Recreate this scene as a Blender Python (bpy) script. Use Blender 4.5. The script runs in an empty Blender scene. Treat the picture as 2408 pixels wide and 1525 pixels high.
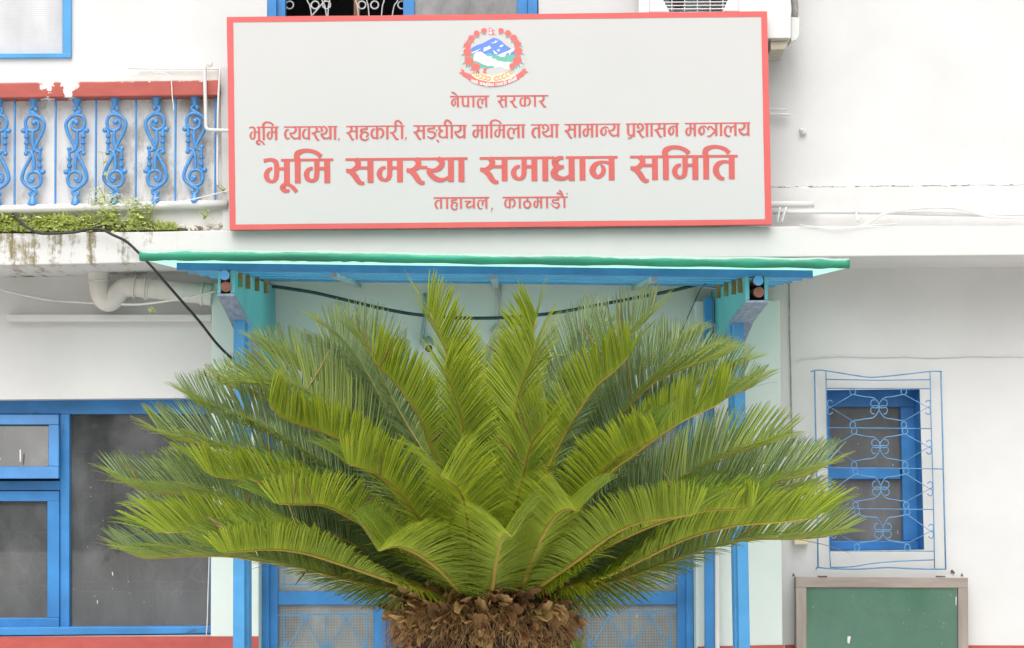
import bpy, bmesh, math, random
import numpy as np
from mathutils import Vector, Matrix

random.seed(11)
rng = np.random.default_rng(11)
scene = bpy.context.scene
COL = scene.collection

# ------------------------------------------------------------------ camera
CAM_Z = 1.6
PITCH = math.radians(5.7)
ROLL = math.radians(-0.5)
FPX = 5015.0                 # focal length in pixels of a 2408 px wide picture
cam_data = bpy.data.cameras.new('camera')
cam_data.sensor_width = 36.0
cam_data.lens = 36.0 * FPX / 2408.0
cam_data.clip_end = 2000.0
cam = bpy.data.objects.new('camera', cam_data)
COL.objects.link(cam)
CAM_M = Matrix.Translation((0, 0, CAM_Z)) @ Matrix.Rotation(math.pi / 2 + PITCH, 4, 'X') @ Matrix.Rotation(ROLL, 4, 'Z')
cam.matrix_world = CAM_M
scene.camera = cam

# ------------------------------------------------------------------ sky, sun, exposure
SUN_EL = math.radians(54)
SUN_AZ = math.radians(190)          # compass style: 180 = behind the camera
world = bpy.data.worlds.new('World')
scene.world = world
world.use_nodes = True
wn = world.node_tree.nodes
wl = world.node_tree.links
bg = wn['Background']
sky = wn.new('ShaderNodeTexSky')
sky.sky_type = 'NISHITA'
sky.sun_disc = False
sky.sun_elevation = SUN_EL
sky.sun_rotation = SUN_AZ
sky.air_density = 1.0
sky.dust_density = 6.0
sky.ozone_density = 1.0
hs = wn.new('ShaderNodeHueSaturation')
hs.inputs['Saturation'].default_value = 0.25      # overcast: the sky is nearly white
wl.new(sky.outputs['Color'], hs.inputs['Color'])
wl.new(hs.outputs['Color'], bg.inputs['Color'])
bg.inputs['Strength'].default_value = 0.15

sun_data = bpy.data.lights.new('sun', 'SUN')
sun_data.energy = 1.9
sun_data.angle = math.radians(75)
sun_data.color = (1.0, 0.985, 0.965)
sun = bpy.data.objects.new('sun', sun_data)
COL.objects.link(sun)
_sd = Vector((math.sin(SUN_AZ) * math.cos(SUN_EL), math.cos(SUN_AZ) * math.cos(SUN_EL), math.sin(SUN_EL)))
sun.rotation_euler = _sd.to_track_quat('Z', 'Y').to_euler()
sun.location = _sd * 40

scene.view_settings.view_transform = 'Standard'
scene.view_settings.look = 'None'
scene.view_settings.gamma = 1.0
scene.view_settings.exposure = 0.10
scene.cycles.diffuse_bounces = 7
scene.cycles.max_bounces = 16


# ------------------------------------------------------------------ helpers
def P(px, py, Y):
    """point of the world at depth Y seen at pixel (px, py) of a 2408 x 1525 picture"""
    d = CAM_M.to_3x3() @ Vector(((px - 1204.0) / FPX, -(py - 762.5) / FPX, -1.0))
    k = Y / d.y
    return Vector((d.x * k, Y, CAM_Z + d.z * k))


def S(px, py, Y):
    """same, from a pixel of the full 4096 px photograph"""
    return P(px / 1.7010, py / 1.7010, Y)


def root_of(o):
    v = Vector((0, 0, 0))
    while o is not None:
        v += o.location
        o = o.parent
    return v


class MB:
    def __init__(self):
        self.v = []
        self.f = []
        self.m = []

    def add(self, verts, faces, mi=0):
        n = len(self.v)
        self.v.extend([tuple(p) for p in verts])
        for f in faces:
            self.f.append(tuple(i + n for i in f))
            self.m.append(mi)
        return self

    def box(self, x0, x1, y0, y1, z0, z1, mi=0):
        v = [(x0, y0, z0), (x1, y0, z0), (x1, y1, z0), (x0, y1, z0), (x0, y0, z1), (x1, y0, z1), (x1, y1, z1), (x0, y1, z1)]
        f = [(0, 3, 2, 1), (4, 5, 6, 7), (0, 1, 5, 4), (1, 2, 6, 5), (2, 3, 7, 6), (3, 0, 4, 7)]
        return self.add(v, f, mi)

    def prism(self, poly, Y, t, mi=0):
        """outline given in pixels, standing at depth Y, t metres thick"""
        a = [P(x, y, Y) for x, y in poly]
        return self.prism3(a, t, mi)

    def prism3(self, a, t, mi=0):
        n = len(a)
        b = [Vector((p.x, p.y + t, p.z)) for p in a]
        f = [tuple(range(n)), tuple(range(2 * n - 1, n - 1, -1))]
        for i in range(n):
            j = (i + 1) % n
            f.append((i, i + n, j + n, j))
        return self.add(a + b, f, mi)

    def rect(self, px0, px1, py0, py1, Y, t, mi=0):
        return self.prism([(px0, py0), (px1, py0), (px1, py1), (px0, py1)], Y, t, mi)

    def bar(self, a, b, w, h, mi=0, up=Vector((0, 0, 1))):
        a, b = Vector(a), Vector(b)
        t = (b - a).normalized()
        s = t.cross(up)
        if s.length < 1e-4:
            s = t.cross(Vector((0, 1, 0)))
        s.normalize()
        u = s.cross(t)
        v = []
        for p in (a, b):
            for i, j in ((-1, -1), (1, -1), (1, 1), (-1, 1)):
                v.append(p + s * (i * w / 2) + u * (j * h / 2))
        f = [(0, 3, 2, 1), (4, 5, 6, 7), (0, 1, 5, 4), (1, 2, 6, 5), (2, 3, 7, 6), (3, 0, 4, 7)]
        return self.add(v, f, mi)

    def tube(self, pts, r, n=8, mi=0, caps=True):
        pts = [Vector(p) for p in pts]
        k = len(pts)
        rr = r if isinstance(r, (list, tuple)) else [r] * k
        prev = None
        V = []
        for i, p in enumerate(pts):
            t = (pts[min(i + 1, k - 1)] - pts[max(i - 1, 0)])
            t = t.normalized() if t.length > 1e-9 else Vector((0, 0, 1))
            if prev is None:
                a = t.orthogonal().normalized()
            else:
                a = prev - t * prev.dot(t)
                a = a.normalized() if a.length > 1e-6 else t.orthogonal().normalized()
            prev = a
            b = t.cross(a)
            for q in range(n):
                an = 2 * math.pi * q / n
                V.append(p + (a * math.cos(an) + b * math.sin(an)) * rr[i])
        F = []
        for i in range(k - 1):
            for q in range(n):
                q2 = (q + 1) % n
                F.append((i * n + q, i * n + q2, (i + 1) * n + q2, (i + 1) * n + q))
        if caps:
            F.append(tuple(range(n - 1, -1, -1)))
            F.append(tuple((k - 1) * n + q for q in range(n)))
        return self.add(V, F, mi)

    def ball(self, c, r, sc=(1, 1, 1), nu=10, nv=6, mi=0):
        c = Vector(c)
        V = [c + Vector((0, 0, r * sc[2]))]
        for i in range(1, nv):
            th = math.pi * i / nv
            for j in range(nu):
                ph = 2 * math.pi * j / nu
                V.append(c + Vector((r * sc[0] * math.sin(th) * math.cos(ph), r * sc[1] * math.sin(th) * math.sin(ph), r * sc[2] * math.cos(th))))
        V.append(c - Vector((0, 0, r * sc[2])))
        F = []
        for j in range(nu):
            F.append((0, 1 + j, 1 + (j + 1) % nu))
        for i in range(nv - 2):
            for j in range(nu):
                a = 1 + i * nu
                F.append((a + j, a + nu + j, a + nu + (j + 1) % nu, a + (j + 1) % nu))
        a = 1 + (nv - 2) * nu
        for j in range(nu):
            F.append((a + j, len(V) - 1, a + (j + 1) % nu))
        return self.add(V, F, mi)

    def build(self, name, mat, parent=None, smooth=False, recalc=True, bevel=0.0):
        off = root_of(parent) if parent is not None else Vector((0, 0, 0))
        me = bpy.data.meshes.new(name)
        me.from_pydata([(x - off.x, y - off.y, z - off.z) for x, y, z in self.v], [], self.f)
        mats = mat if isinstance(mat, (list, tuple)) else [mat]
        for m in mats:
            me.materials.append(m)
        if len(mats) > 1:
            me.polygons.foreach_set('material_index', self.m)
        if recalc:
            bm = bmesh.new()
            bm.from_mesh(me)
            bmesh.ops.recalc_face_normals(bm, faces=bm.faces)
            bm.to_mesh(me)
            bm.free()
        if smooth:
            me.polygons.foreach_set('use_smooth', [True] * len(me.polygons))
        me.update()
        o = bpy.data.objects.new(name, me)
        COL.objects.link(o)
        if parent is not None:
            o.parent = parent
        if bevel > 0:
            b = o.modifiers.new('bevel', 'BEVEL')
            b.width = bevel
            b.segments = 2
            b.limit_method = 'ANGLE'
        return o


def tag(o, label=None, cat=None, group=None, kind=None):
    if label: o['label'] = label
    if cat: o['category'] = cat
    if group: o['group'] = group
    if kind: o['kind'] = kind
    return o


def thing(name, loc, label, cat, group=None):
    o = bpy.data.objects.new(name, None)
    o.empty_display_size = 0.1
    o.location = loc
    COL.objects.link(o)
    return tag(o, label, cat, group)


def crom(pts, n=8):
    """Catmull-Rom through points (any dimension)"""
    a = [np.array(p, float) for p in pts]
    if len(a) < 3:
        return [a[0] + (a[-1] - a[0]) * i / n for i in range(n + 1)]
    a = [2 * a[0] - a[1]] + a + [2 * a[-1] - a[-2]]
    out = []
    for i in range(1, len(a) - 2):
        p0, p1, p2, p3 = a[i - 1], a[i], a[i + 1], a[i + 2]
        for k in range(n):
            t = k / n
            out.append(0.5 * (2 * p1 + (p2 - p0) * t + (2 * p0 - 5 * p1 + 4 * p2 - p3) * t * t + (3 * p1 - p0 - 3 * p2 + p3) * t ** 3))
    out.append(a[-2])
    return out


def ptube(mb, pix, Y, r, n=8, sm=6, seg=6):
    """tube along pixel points at depth Y (or per-point depth as third value)"""
    w = [P(p[0], p[1], p[2] if len(p) > 2 else Y) for p in pix]
    if sm:
        w = [Vector(q) for q in crom([tuple(q) for q in w], sm)]
    mb.tube(w, r, seg if n is None else n)
    return mb


# ------------------------------------------------------------------ materials
def new_mat(name):
    m = bpy.data.materials.new(name)
    m.use_nodes = True
    nt = m.node_tree
    return m, nt, nt.nodes['Principled BSDF'], nt.nodes['Material Output']


def pos_noise(nt, scale=(1, 1, 1), nscale=5.0, detail=5.0, rough=0.55):
    g = nt.nodes.new('ShaderNodeNewGeometry')
    mp = nt.nodes.new('ShaderNodeMapping')
    mp.inputs['Scale'].default_value = scale
    nz = nt.nodes.new('ShaderNodeTexNoise')
    nz.inputs['Scale'].default_value = nscale
    nz.inputs['Detail'].default_value = detail
    nz.inputs['Roughness'].default_value = rough
    nt.links.new(g.outputs['Position'], mp.inputs['Vector'])
    nt.links.new(mp.outputs['Vector'], nz.inputs['Vector'])
    return nz.outputs['Fac']


def ramp(nt, src, stops):
    r = nt.nodes.new('ShaderNodeValToRGB')
    el = r.color_ramp.elements
    while len(el) < len(stops):
        el.new(0.5)
    for e, (p, c) in zip(el, stops):
        e.position = p
        e.color = (c[0], c[1], c[2], 1) if isinstance(c, (tuple, list)) else (c, c, c, 1)
    nt.links.new(src, r.inputs['Fac'])
    return r.outputs['Color']


def mixc(nt, fac, a, b):
    m = nt.nodes.new('ShaderNodeMix')
    m.data_type = 'RGBA'
    if isinstance(fac, (int, float)):
        m.inputs[0].default_value = fac
    else:
        nt.links.new(fac, m.inputs[0])
    for s, x in ((6, a), (7, b)):
        if isinstance(x, (tuple, list)):
            m.inputs[s].default_value = (x[0], x[1], x[2], 1)
        else:
            nt.links.new(x, m.inputs[s])
    return m.outputs[2]


def math_n(nt, op, a, b=None):
    m = nt.nodes.new('ShaderNodeMath')
    m.operation = op
    m.use_clamp = False
    for i, x in enumerate((a, b)):
        if x is None: continue
        if isinstance(x, (int, float)):
            m.inputs[i].default_value = x
        else:
            nt.links.new(x, m.inputs[i])
    return m.outputs[0]


def bump(nt, bsdf, src, strength=0.3, dist=0.003):
    b = nt.nodes.new('ShaderNodeBump')
    b.inputs['Strength'].default_value = strength
    b.inputs['Distance'].default_value = dist
    nt.links.new(src, b.inputs['Height'])
    nt.links.new(b.outputs['Normal'], bsdf.inputs['Normal'])


def paint(name, rgb, rough=0.5, var=0.12, nscale=6.0, bmp=0.15, bscale=60.0, stretch=(1, 1, 1), spec=0.4, wear=None, wear_amt=0.62, wear_scale=9.0):
    """painted surface with slight tone variation, a brushed bump and chips of another colour"""
    m, nt, b, out = new_mat(name)
    n1 = pos_noise(nt, stretch, nscale)
    lo = tuple(c * (1 - var) for c in rgb)
    hi = tuple(min(c * (1 + var), 0.95) for c in rgb)
    col = ramp(nt, n1, [(0.3, lo), (0.7, hi)])
    if wear is not None:
        n2 = pos_noise(nt, stretch, wear_scale, 8.0, 0.7)
        msk = ramp(nt, n2, [(wear_amt, 0.0), (wear_amt + 0.03, 1.0)])
        col = mixc(nt, msk, col, wear)
    nt.links.new(col, b.inputs['Base Color'])
    b.inputs['Roughness'].default_value = rough
    b.inputs['Specular IOR Level'].default_value = spec
    if bmp:
        bump(nt, b, pos_noise(nt, stretch, bscale), bmp)
    return m


M = {}
M['wall'] = paint('white_wall_paint', (0.63, 0.63, 0.626), 0.75, 0.045, 2.2, 0.25, 45, spec=0.2)
M['wall_dirty'] = paint('stained_white_paint', (0.68, 0.67, 0.65), 0.8, 0.04, 3.0, 0.3, 45, spec=0.2, wear=(0.36, 0.31, 0.25), wear_amt=0.66, wear_scale=7)
M['trim'] = paint('white_trim_paint', (0.64, 0.636, 0.625), 0.6, 0.05, 8.0, 0.2, 50, spec=0.3)
M['mint_light'] = paint('canopy_green_light_tint', (0.62, 0.69, 0.66), 0.75, 0.04, 2.5, 0.25, 45, spec=0.2)  # mint imitates green light falling through the canopy sheet
M['sign_white'] = paint('sign_sheet', (0.545, 0.541, 0.536), 0.45, 0.012, 1.5, 0.10, 4.0, spec=0.35)
M['sign_red'] = paint('red_tape', (0.62, 0.115, 0.11), 0.45, 0.05, 5.0, 0.35, 9.0)
M['letter_red'] = paint('red_vinyl', (0.56, 0.11, 0.10), 0.5, 0.04, 4.0, 0.0)
M['red_paint'] = paint('red_oxide_paint', (0.42, 0.08, 0.07), 0.6, 0.1, 9.0, 0.3, 30, stretch=(1, 1, 3))
M['blue'] = paint('blue_gloss_paint', (0.042, 0.21, 0.50), 0.35, 0.2, 5.0, 0.2, 40, stretch=(1, 1, 1), wear=(0.55, 0.66, 0.75), wear_amt=0.74)
M['blue_light'] = paint('light_blue_gloss_paint', (0.07, 0.29, 0.57), 0.35, 0.14, 5.0, 0.2, 40, wear=(0.06, 0.2, 0.5), wear_amt=0.72)
M['blue_iron'] = paint('blue_ironwork_paint', (0.06, 0.25, 0.57), 0.28, 0.15, 30.0, 0.5, 120, spec=0.6)
M['blue_grille'] = paint('blue_grille_paint', (0.12, 0.28, 0.48), 0.4, 0.2, 20.0, 0.2, 100)
M['teal'] = paint('teal_board_paint', (0.10, 0.40, 0.46), 0.5, 0.18, 3.0, 0.25, 30, stretch=(1, 1, 0.3), wear=(0.30, 0.20, 0.08), wear_amt=0.72)
M['steel_blue'] = paint('weathered_blue_timber', (0.21, 0.27, 0.35), 0.6, 0.3, 12.0, 0.5, 60, stretch=(4, 1, 1))
M['log'] = paint('brown_log', (0.20, 0.085, 0.055), 0.7, 0.3, 12.0, 0.4, 40)
M['cleat'] = paint('old_timber', (0.24, 0.15, 0.06), 0.8, 0.35, 14.0, 0.5, 60, wear=(0.08, 0.35, 0.2), wear_amt=0.58)
M['grey_metal'] = paint('grey_painted_metal', (0.28, 0.38, 0.42), 0.5, 0.15, 9.0, 0.2, 40)
M['green_roll'] = paint('green_tarpaulin', (0.025, 0.27, 0.165), 0.42, 0.45, 4.0, 0.5, 14, stretch=(0.5, 1, 4), wear=(0.035, 0.04, 0.03), wear_amt=0.70, wear_scale=5)
def _dusty_roll():
    m = M['green_roll']; nt = m.node_tree; b = nt.nodes['Principled BSDF']
    old = b.inputs['Base Color'].links[0].from_socket
    g = nt.nodes.new('ShaderNodeNewGeometry')
    sx = nt.nodes.new('ShaderNodeSeparateXYZ'); nt.links.new(g.outputs['Normal'], sx.inputs[0])
    n = pos_noise(nt, (1, 1, 1), 7.0, 6, 0.6)
    v = math_n(nt, 'ADD', sx.outputs[2], math_n(nt, 'MULTIPLY', math_n(nt, 'SUBTRACT', n, 0.5), 1.1))
    nt.links.new(mixc(nt, ramp(nt, v, [(0.40, 0.0), (0.62, 0.85)]), old, (0.42, 0.55, 0.50)), b.inputs['Base Color'])
M['black'] = paint('black_rubber', (0.025, 0.028, 0.028), 0.5, 0.3, 30.0, 0.1, 80, wear=(0.6, 0.6, 0.58), wear_amt=0.68, wear_scale=14)
M['green_hose'] = paint('dark_green_hose', (0.02, 0.05, 0.05), 0.5, 0.3, 30.0, 0.1, 80, wear=(0.2, 0.6, 0.5), wear_amt=0.72, wear_scale=9)
M['white_cable'] = paint('white_cable', (0.72, 0.72, 0.70), 0.6, 0.1, 20, 0.1, 60, wear=(0.3, 0.28, 0.25), wear_amt=0.68, wear_scale=18)
M['grey_cable'] = paint('grey_cable', (0.30, 0.29, 0.28), 0.6, 0.3, 25, 0.1, 60)
M['crack'] = paint('dirt_in_crack', (0.16, 0.14, 0.12), 0.9, 0.5, 14, 0.0, 60, wear=(0.7, 0.69, 0.66), wear_amt=0.5, wear_scale=16)
M['pipe'] = paint('painted_iron_pipe', (0.64, 0.62, 0.58), 0.6, 0.08, 10, 0.3, 30, wear=(0.32, 0.20, 0.10), wear_amt=0.72, wear_scale=10)
M['ac'] = paint('ac_casing', (0.70, 0.70, 0.69), 0.4, 0.015, 3, 0.0)
M['beige'] = paint('dusty_beige_metal', (0.46, 0.42, 0.34), 0.6, 0.15, 20, 0.1, 60)
M['dark'] = paint('dark_void', (0.03, 0.032, 0.034), 0.7, 0.2, 5, 0.0)
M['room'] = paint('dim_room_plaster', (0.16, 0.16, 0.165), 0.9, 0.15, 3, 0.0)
M['curtain'] = paint('grey_curtain', (0.30, 0.27, 0.28), 0.9, 0.15, 4, 0.3, 10, stretch=(8, 8, 0.3))
M['wood'] = paint('weathered_wood', (0.30, 0.255, 0.225), 0.75, 0.25, 16.0, 0.5, 60, stretch=(1, 1, 0.12), wear=(0.62, 0.56, 0.5), wear_amt=0.70, wear_scale=14)
M['wood_h'] = paint('weathered_wood_rail', (0.31, 0.26, 0.23), 0.75, 0.25, 16.0, 0.5, 60, stretch=(0.12, 1, 1), wear=(0.62, 0.56, 0.5), wear_amt=0.70, wear_scale=14)
M['rust'] = paint('rusty_iron', (0.10, 0.085, 0.08), 0.7, 0.4, 30, 0.3, 80)
M['cream'] = paint('cream_plastic', (0.62, 0.56, 0.42), 0.5, 0.1, 30, 0.0)
M['cctv'] = paint('grey_plastic', (0.36, 0.42, 0.40), 0.4, 0.1, 30, 0.0)
M['lens'] = paint('camera_lens', (0.05, 0.05, 0.055), 0.15, 0.1, 30, 0.0, spec=0.8)
M['grille_metal'] = paint('galvanised_bar', (0.50, 0.50, 0.47), 0.5, 0.2, 30, 0.1, 80)
_dusty_roll()
M['ground'] = paint('courtyard_concrete', (0.58, 0.56, 0.52), 0.9, 0.2, 1.5, 0.3, 20)
M['stone'] = paint('broken_plaster', (0.55, 0.51, 0.46), 0.9, 0.25, 12, 0.6, 40, wear=(0.16, 0.12, 0.07), wear_amt=0.55)
M['soil'] = paint('mossy_soil', (0.075, 0.085, 0.035), 0.95, 0.5, 20, 0.8, 50)


def ledge_mat():
    m, nt, b, out = new_mat('weathered_ledge_paint')
    g = nt.nodes.new('ShaderNodeNewGeometry')
    sx = nt.nodes.new('ShaderNodeSeparateXYZ')
    nt.links.new(g.outputs['Position'], sx.inputs[0])
    base = ramp(nt, pos_noise(nt, (1, 1, 1), 3.0), [(0.3, (0.62, 0.616, 0.607)), (0.7, (0.66, 0.656, 0.647))])
    st = pos_noise(nt, (5.5, 1, 0.55), 2.2, 6, 0.65)
    fine = pos_noise(nt, (1, 1, 1), 26, 8, 0.75)
    # stains only run down from the planted stretch of the ledge (x below about -1.3) and thin out downwards
    xm = nt.nodes.new('ShaderNodeMapRange'); nt.links.new(sx.outputs[0], xm.inputs[0])
    xm.inputs[1].default_value = -2.95; xm.inputs[2].default_value = -1.6; xm.inputs[3].default_value = 1.0; xm.inputs[4].default_value = 0.0
    zm = nt.nodes.new('ShaderNodeMapRange'); nt.links.new(sx.outputs[2], zm.inputs[0])
    zm.inputs[1].default_value = 3.08; zm.inputs[2].default_value = 3.26; zm.inputs[3].default_value = 0.45; zm.inputs[4].default_value = 1.0
    amt = math_n(nt, 'MULTIPLY', xm.outputs[0], zm.outputs[0])
    s = math_n(nt, 'ADD', math_n(nt, 'MULTIPLY', st, 0.62), math_n(nt, 'MULTIPLY', fine, 0.38))
    s = math_n(nt, 'ADD', s, math_n(nt, 'MULTIPLY', amt, 0.13))
    msk = ramp(nt, s, [(0.55, 0.0), (0.635, 1.0)])
    dirt = ramp(nt, fine, [(0.35, (0.05, 0.045, 0.03)), (0.65, (0.30, 0.25, 0.12))])
    k = math_n(nt, 'MULTIPLY', msk, ramp(nt, amt, [(0.0, 0.0), (0.25, 1.0)]))
    nt.links.new(mixc(nt, k, base, dirt), b.inputs['Base Color'])
    b.inputs['Roughness'].default_value = 0.8
    b.inputs['Specular IOR Level'].default_value = 0.2
    bump(nt, b, pos_noise(nt, (1, 1, 1), 35), 0.3, 0.004)
    return m
M['ledge'] = ledge_mat()


def parapet_mat():
    m, nt, b, out = new_mat('mildewed_parapet_paint')
    base = ramp(nt, pos_noise(nt, (1, 1, 1), 3.0), [(0.3, (0.68, 0.67, 0.655)), (0.7, (0.74, 0.73, 0.72))])
    g = nt.nodes.new('ShaderNodeNewGeometry')
    sx = nt.nodes.new('ShaderNodeSeparateXYZ'); nt.links.new(g.outputs['Position'], sx.inputs[0])
    xm = nt.nodes.new('ShaderNodeMapRange'); nt.links.new(sx.outputs[0], xm.inputs[0])
    xm.inputs[1].default_value = -3.0; xm.inputs[2].default_value = -1.6; xm.inputs[3].default_value = 0.0; xm.inputs[4].default_value = 0.15
    s = math_n(nt, 'ADD', pos_noise(nt, (1.6, 1, 0.8), 4.0, 9, 0.7), xm.outputs[0])
    msk = ramp(nt, s, [(0.56, 0.0), (0.72, 0.8)])
    dirt = ramp(nt, pos_noise(nt, (1, 1, 1), 30, 6, 0.7), [(0.35, (0.20, 0.17, 0.13)), (0.65, (0.45, 0.41, 0.36))])
    nt.links.new(mixc(nt, msk, base, dirt), b.inputs['Base Color'])
    b.inputs['Roughness'].default_value = 0.85
    bump(nt, b, pos_noise(nt, (1, 1, 1), 40), 0.3)
    return m
M['parapet'] = parapet_mat()


def beam_mat():
    """red band with patches where the paint has flaked to white"""
    m, nt, b, out = new_mat('flaking_red_paint')
    red = ramp(nt, pos_noise(nt, (1, 1, 2), 9.0), [(0.3, (0.36, 0.075, 0.06)), (0.7, (0.44, 0.095, 0.075))])
    g = nt.nodes.new('ShaderNodeNewGeometry')
    sx = nt.nodes.new('ShaderNodeSeparateXYZ'); nt.links.new(g.outputs['Position'], sx.inputs[0])
    n = pos_noise(nt, (1, 1, 1), 11.0, 8, 0.7)
    # one large flake
    cx, cz = P(138, 206, 11.45).x, P(138, 206, 11.45).z
    dx = math_n(nt, 'ABSOLUTE', math_n(nt, 'SUBTRACT', sx.outputs[0], cx))
    dz = math_n(nt, 'SUBTRACT', sx.outputs[2], cz)
    a = math_n(nt, 'SUBTRACT', 0.10, math_n(nt, 'ABSOLUTE', math_n(nt, 'SUBTRACT', dx, 0.055)))
    a = math_n(nt, 'MULTIPLY', a, 2.6)
    a = math_n(nt, 'ADD', a, math_n(nt, 'MULTIPLY', dz, 1.3))
    v = math_n(nt, 'ADD', n, a)
    m1 = ramp(nt, v, [(0.66, 0.0), (0.675, 1.0)])
    # thin chips along the upper edge
    zt = nt.nodes.new('ShaderNodeMapRange'); nt.links.new(sx.outputs[2], zt.inputs[0])
    zt.inputs[1].default_value = P(138, 203, 11.45).z; zt.inputs[2].default_value = P(138, 192, 11.45).z
    zt.inputs[3].default_value = 0.0; zt.inputs[4].default_value = 0.2
    m2 = ramp(nt, math_n(nt, 'ADD', n, zt.outputs[0]), [(0.70, 0.0), (0.715, 1.0)])
    k = math_n(nt, 'MAXIMUM', m1, m2)
    nt.links.new(mixc(nt, k, red, (0.78, 0.77, 0.74)), b.inputs['Base Color'])
    b.inputs['Roughness'].default_value = 0.65
    bump(nt, b, n, 0.5, 0.004)
    return m
M['beam_red'] = beam_mat()


def glass_mat(name, dust_glare, col, rough=0.06, grid=0.0, gridc=0.35, tint=0.77):
    m, nt, b, out = new_mat(name)
    nt.nodes.remove(b)
    tr = nt.nodes.new('ShaderNodeBsdfTransparent')
    tr.inputs['Color'].default_value = (tint - 0.02, tint, tint, 1)
    df = nt.nodes.new('ShaderNodeBsdfDiffuse')
    n = pos_noise(nt, (1, 1, 0.55), 3.6, 9, 0.68)
    c = ramp(nt, n, [(0.36, tuple(x * 0.6 for x in col)), (0.53, col), (0.72, tuple(x * 1.6 for x in col))])  # dust tone; its mottling also paints in blurred tree reflections
    sp = ramp(nt, pos_noise(nt, (1, 1, 0.5), 46.0, 2, 0.5), [(0.755, 0.0), (0.775, 1.0)])
    c = mixc(nt, sp, c, (0.7, 0.7, 0.7))
    if grid:
        g = nt.nodes.new('ShaderNodeNewGeometry')
        sx = nt.nodes.new('ShaderNodeSeparateXYZ'); nt.links.new(g.outputs['Position'], sx.inputs[0])
        w = None
        for k in (0, 2):
            s = math_n(nt, 'SINE', math_n(nt, 'MULTIPLY', sx.outputs[k], 2 * math.pi / grid))
            w = s if w is None else math_n(nt, 'ADD', w, s)
        c = mixc(nt, ramp(nt, math_n(nt, 'ADD', math_n(nt, 'MULTIPLY', w, 0.2), 0.5), [(0.35, 0.0), (0.65, gridc)]), c, tuple(x * 1.7 for x in col))
    nt.links.new(c, df.inputs['Color'])
    mx = nt.nodes.new('ShaderNodeMixShader')
    mx.inputs[0].default_value = dust_glare
    nt.links.new(tr.outputs[0], mx.inputs[1])
    nt.links.new(df.outputs[0], mx.inputs[2])
    gl = nt.nodes.new('ShaderNodeBsdfGlossy')
    gl.inputs['Roughness'].default_value = rough
    fr = nt.nodes.new('ShaderNodeFresnel')
    fr.inputs['IOR'].default_value = 1.75      # two glass faces
    mg = nt.nodes.new('ShaderNodeMixShader')
    nt.links.new(fr.outputs[0], mg.inputs[0])
    nt.links.new(mx.outputs[0], mg.inputs[1])
    nt.links.new(gl.outputs[0], mg.inputs[2])
    nt.links.new(mg.outputs[0], out.inputs['Surface'])
    return m
M['glass'] = glass_mat('dusty_painted_reflection_glass', 0.5, (0.17, 0.175, 0.18), 0.025)
M['glass_pale'] = glass_mat('pale_dusty_glass', 0.75, (0.33, 0.33, 0.33), 0.2)
M['glass_vent'] = glass_mat('vent_glass', 0.7, (0.10, 0.10, 0.10), 0.1)
M['glass_net'] = glass_mat('netted_door_glass', 0.85, (0.27, 0.28, 0.275), 0.3, grid=0.016)
M['glass_mesh'] = glass_mat('dark_mesh_screen', 0.85, (0.14, 0.135, 0.135), 0.4, grid=0.012, gridc=0.12)
M['glass_board'] = glass_mat('notice_board_glass', 0.05, (0.26, 0.40, 0.33), 0.08, tint=0.99)


def ribbed_pale():
    m, nt, b, out = new_mat('ribbed_pale_screen')
    g = nt.nodes.new('ShaderNodeNewGeometry')
    sx = nt.nodes.new('ShaderNodeSeparateXYZ'); nt.links.new(g.outputs['Position'], sx.inputs[0])
    s = math_n(nt, 'SINE', math_n(nt, 'MULTIPLY', sx.outputs[2], 2 * math.pi / 0.011))
    c1 = ramp(nt, pos_noise(nt, (1, 1, 0.5), 3.5, 6, 0.6), [(0.35, (0.46, 0.465, 0.48)), (0.65, (0.62, 0.625, 0.64))])
    c = mixc(nt, ramp(nt, math_n(nt, 'ADD', math_n(nt, 'MULTIPLY', s, 0.5), 0.5), [(0.3, 0.0), (0.7, 0.3)]), c1, (0.33, 0.34, 0.35))
    nt.links.new(c, b.inputs['Base Color'])
    b.inputs['Roughness'].default_value = 0.45
    return m
M['ribbed'] = ribbed_pale()


def cloth_green():
    m, nt, b, out = new_mat('green_baize')
    c = ramp(nt, pos_noise(nt, (1, 1, 1), 3.0, 5), [(0.3, (0.07, 0.42, 0.24)), (0.7, (0.13, 0.56, 0.35))])
    nt.links.new(c, b.inputs['Base Color'])
    b.inputs['Roughness'].default_value = 0.9
    bump(nt, b, pos_noise(nt, (1, 1, 1), 4, 3), 1.0, 0.05)
    return m
M['baize'] = cloth_green()


def frp():
    m, nt, b, out = new_mat('green_translucent_sheet')
    nt.nodes.remove(b)
    d = nt.nodes.new('ShaderNodeBsdfDiffuse'); d.inputs['Color'].default_value = (0.35, 0.62, 0.52, 1)
    t = nt.nodes.new('ShaderNodeBsdfTranslucent'); t.inputs['Color'].default_value = (0.40, 0.80, 0.62, 1)
    mx = nt.nodes.new('ShaderNodeMixShader'); mx.inputs[0].default_value = 0.8
    nt.links.new(d.outputs[0], mx.inputs[1]); nt.links.new(t.outputs[0], mx.inputs[2])
    nt.links.new(mx.outputs[0], out.inputs['Surface'])
    return m
M['frp'] = frp()


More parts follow.
